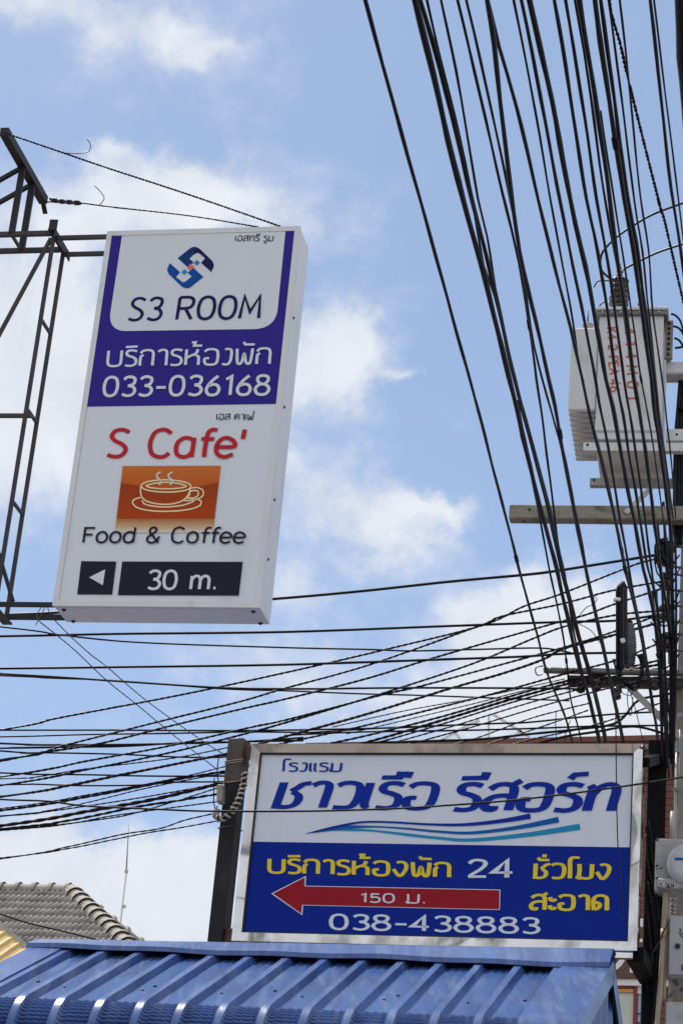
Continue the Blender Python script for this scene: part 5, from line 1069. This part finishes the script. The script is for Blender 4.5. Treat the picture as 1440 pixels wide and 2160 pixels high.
for k in range(0, 13, 3):
    c = KR-KX*(.30+.205*k)-KY_*(1.0*math.cos(SL))-UZ*(1.0*math.sin(SL)-.034); part('screw', MB().lathe(c, (UZ*math.cos(SL)-KY_*math.sin(SL)), [(.009, 0), (.009, .006), (.004, .010)], 8), M_DARK, kio)

# ================================================================== tiled house far left
HYW = -.30; HX = V((math.cos(HYW), math.sin(HYW), 0)); HY = V((-math.sin(HYW), math.cos(HYW), 0)); HSL = math.radians(35)
HR = at(148, 1878, 36.0); run = 3.6; RL = 7.0
house = thing('tiled_house', V((HR.x, HR.y, 0))-HX*RL/2, 'house with a grey cement tiled hip roof behind the blue kiosk', 'house')
part('wall', MB().box(V((HR.x, HR.y, (HR.z-run*math.tan(HSL))/2))-HX*RL/2, RL+2*run-.9, 2*run-.9, HR.z-run*math.tan(HSL)+.1, HX, HY, UZ), M_HOUSE, house)
def tiles(e1, dn, width_at, s0, s1, org, slope_len):
    """corrugated tile field: e1 along the eave, dn down the slope; width_at(s) gives (x0, x1) at s metres down"""
    m = MB(); up = e1.cross(dn); up = up if up.z > 0 else -up
    nr = int(slope_len/.30); pit = .10; seg = 6
    for r in range(nr):
        for sub in range(1):
            sa, sb = r*.30, (r+1)*.30+.03
            x0, x1 = width_at(sb); x0b, x1b = width_at(sa)
            n = int((x1-x0)/pit*seg); rowa = []; rowb = []; rowc = []
            for i in range(n+1):
                x = x0+(x1-x0)*i/n; h = .048*abs(math.sin(math.pi*x/pit))**.8
                xa = min(max(x, x0b), x1b)
                rowa.append(org+e1*xa+dn*sa+up*(h*.9)); rowb.append(org+e1*x+dn*sb+up*(h+.022)); rowc.append(org+e1*x+dn*sb+up*(h*.5))
            m.loft([rowa, rowb, rowc], closed=False, sm=True)
    return m
dnF = (-HY*math.cos(HSL)-UZ*math.sin(HSL)); sl_len = run/math.cos(HSL)
part('roof_slope', tiles(HX, dnF, lambda s: (-RL, s*math.cos(HSL)), 0, 0, HR, sl_len), M_TILE, house)
dnR = (HX*math.cos(HSL)-UZ*math.sin(HSL))
part('roof_slope', tiles(HY, dnR, lambda s: (-s*math.cos(HSL), s*math.cos(HSL)), 0, 0, HR, sl_len), M_TILE, house)
m = MB(); dnBk = (HY*math.cos(HSL)-UZ*math.sin(HSL)); m.face([HR, HR-HX*RL, HR-HX*(RL+run)+dnBk*sl_len, HR+HX*run+dnBk*sl_len]); part('roof_slope', m, M_TILE, house)
def caps(a, b, r, L_, m):
    d = (b-a); n = int(d.length/L_); d.normalize(); x = d.cross(UZ).normalized(); y = x.cross(d)
    for k in range(n):
        rings = []
        for t, rr_ in ((0, r*.92), (.80, r*.92), (.82, r*1.18), (1.04, r*1.18)):
            rings.append([a+d*((k+t)*L_)+(x*math.cos(q)+y*math.sin(q))*rr_-UZ*.03 for q in [math.pi*i/8 for i in range(9)]])
        m.loft(rings, closed=False, sm=False)
m = MB(); caps(HR-HX*4.5, HR+HX*.04, .135, .30, m); part('ridge_cap', m, M_RIDGE, house)
m = MB(); caps(HR, HR+HX*run-HY*run-UZ*run*math.tan(HSL), .15, .30, m); part('hip_cap', m, M_RIDGE, house)
m = MB(); caps(HR, HR+HX*run+HY*run-UZ*run*math.tan(HSL), .14, .30, m); part('hip_cap', m, M_RIDGE, house)
Q = [at(u, v, 30) for u, v in ((-60, 1910), (0, 1928), (60, 1947), (140, 1966), (210, 1984), (300, 2010))]
solo('drop_wire', MB().tube(crom(Q, n=6), .012, 6), M_CABLE, 'dark wire slanting across the grey tiled roof', 'wire', None, origin=Q[0])
# antenna mast
b = at(257, 1990, 44); t = at(272, 1735, 44); t.x = at(272, 1735, 44).x
am = thing('antenna_mast', V((b.x, b.y, 0)), 'thin pale antenna mast standing up behind the tiled roof', 'antenna')
part('pole', MB().cyl(V((b.x, b.y, 0)), at(267, 1835, 44), .028, 8, .022).cyl(at(267, 1835, 44), t, .018, 8, .008), mat('pale mast paint', (.42, .43, .44), .6), am)
for u, v in ((267, 1838), (262, 1912)): part('clamp', MB().box(at(u, v, 44), .07, .06, .05), M_GALV, am)
# yellow roof
yr = at(0, 1952, 20.0); yb = at(66, 2006, 20.0)
YX = V((math.cos(-.3), math.sin(-.3), 0)); ysh = thing('yellow_roof', V((yr.x, yr.y, 0)), 'small ribbed yellow lean-to roof in the lower left corner', 'roof')
m = MB(); rows = []
d1 = (yb-yr); d1 = V((d1.x, 0, d1.z)).normalized(); d0 = (V((-.36, -.86, -.36))).normalized()
e = at(-10, 2060, 19.2)-at(66, 2006, 20.0); e.normalize()
for i in range(0, 73):
    s = -1.2+2.05*i/72; h = .014 if i % 3 == 0 else 0
    p = yr+d1*s; nn = d1.cross(e).normalized(); nn = nn if nn.z > 0 else -nn
    rows.append([p+nn*h, p+e*3.0+nn*h])
m.loft(rows, closed=False, sm=False); part('roof_sheet', m, M_YROOF, ysh)
part('edge_trim', MB().bar(yr-d1*1.2, yr+d1*.85, .05, .05), M_GALV, ysh)
part('post', MB().cyl(V((yr.x-.3, yr.y-.4, 0)), V((yr.x-.3, yr.y-.4, yr.z-.3)), .05, 8), M_GALV, ysh)

# ================================================================== brown shop building behind the hotel sign
DW = -.36; DX = V((math.cos(DW), math.sin(DW), 0)); DY = V((-math.sin(DW), math.cos(DW), 0))
D0 = at(1300, 1560, 29.0)
def ad(u, v, off=0.0): return onpl(u, v, D0+DY*off, DY)
a = ad(650, 1567, -.25); ht = a.z; b = ad(1430, 1560)
wB = (b-a).dot(DX)+2.6; mid = a+DX*(wB/2)+DY*.25
bd = thing('brown_building', V((mid.x, mid.y, 0))+DY*3, 'brick clad shop building with a brown roof edge behind the hotel sign', 'building')
def dbox(c, w, d, z0, z1): return MB().box(V((c.x, c.y, (z0+z1)/2)), w, d, z1-z0, DX, DY, UZ)
part('wall', dbox(mid+DY*3, wB, 6, 0, ht-.12), M_BRICK, bd)
part('roof_edge', dbox(mid+DY*2.9, wB+.1, 6.3, ht-.075, ht), M_BROWN, bd)
part('roof_trim', dbox(mid+DY*2.95, wB+.06, 6.1, ht-.12, ht-.075), M_WHITE, bd)
zf0 = ad(1340, 2066, -.1).z; zf1 = ad(1340, 1957, -.1).z; zf2 = ad(1340, 1938, -.1).z
fc = ad(1360, 2000, -.10)
fas = part('fascia', dbox(fc, 4.0, .10, zf0, zf1), M_BROWN2, bd)
part('white_board', dbox(fc+DY*.02, 4.1, .08, zf1, zf2), M_WHITE, bd)
plf = Plane(D0-DY*.151, -DY)
m = pxstroke(plf, [('c', [(1268, 1998), (1290, 1985), (1310, 2000), (1312, 2022), (1298, 2040), (1276, 2046), (1256, 2036), (1252, 2014)])], 11, .004)
part('lettering', m, M_WHITE, fas)
part('lettering', pxstroke(plf, [('l', [(1331, 1985), (1331, 2052)]), ('l', [(1306, 1984), (1356, 1984)])], 7, .006), M_WHITE, fas)
part('lettering', pxstroke(plf, [('l', [(1365, 1950), (1366, 2000)])], 6, .006), M_WHITE, fas)
def pbox(name, u0, u1, v0, v1, off, d, m_, par):
    p = ad((u0+u1)/2, (v0+v1)/2, off); q0 = ad(u0, (v0+v1)/2, off); q1 = ad(u1, (v0+v1)/2, off); z1 = ad((u0+u1)/2, v0, off).z; z0 = ad((u0+u1)/2, v1, off).z
    return part(name, MB().box(V((p.x, p.y, (z0+z1)/2)), (q1-q0).dot(DX), d, z1-z0, DX, DY, UZ), m_, par)
pbox('white_band', 1230, 1480, 2066, 2081, -.06, .12, M_WHITE, bd)
pbox('notice_board', 1295, 1334, 2094, 2240, -.03, .04, M_NOTICE, bd)
pbox('orange_sign', 1295, 1335, 2087, 2093, -.06, .05, M_ORANGE, bd)
pbox('window_frame', 1334, 1341, 2081, 2260, -.05, .06, M_REDF, bd); pbox('window_frame', 1280, 1333.5, 2081.5, 2086, -.05, .06, M_REDF, bd)
pbox('white_lintel', 1341.5, 1380, 2082, 2097, -.03, .05, M_WHITE, bd)
win = pbox('window', 1341.5, 1385, 2098, 2260, -.005, .03, M_GLASS, bd)
for v in (2138, 2157): part('grille_bar', MB().bar(ad(1341, v, -.05), ad(1376, v, -.05), .012), M_STEEL, win)
part('grille_bar', MB().bar(ad(1362, 2140, -.06), ad(1354, 2180, -.06), .012), M_STEEL, win)
# pale roof frame on top
rfm = thing('roof_frame', at(1030, 1562, 40), 'pale steel roof frame showing faintly above the brown roof edge', 'roof frame')
m = MB()
for p, q in (((930, 1562), (985, 1530)), ((985, 1530), (1010, 1520)), ((1030, 1508), (1030, 1575)), ((1038, 1506), (1112, 1552)), ((1072, 1572), (1094, 1542)), ((1094, 1542), (1116, 1556)), ((955, 1540), (975, 1566)), ((930, 1562), (1130, 1562))):
    part('tube', MB().bar(at(*p, 40), at(*q, 40), .045), M_WHITE, rfm)
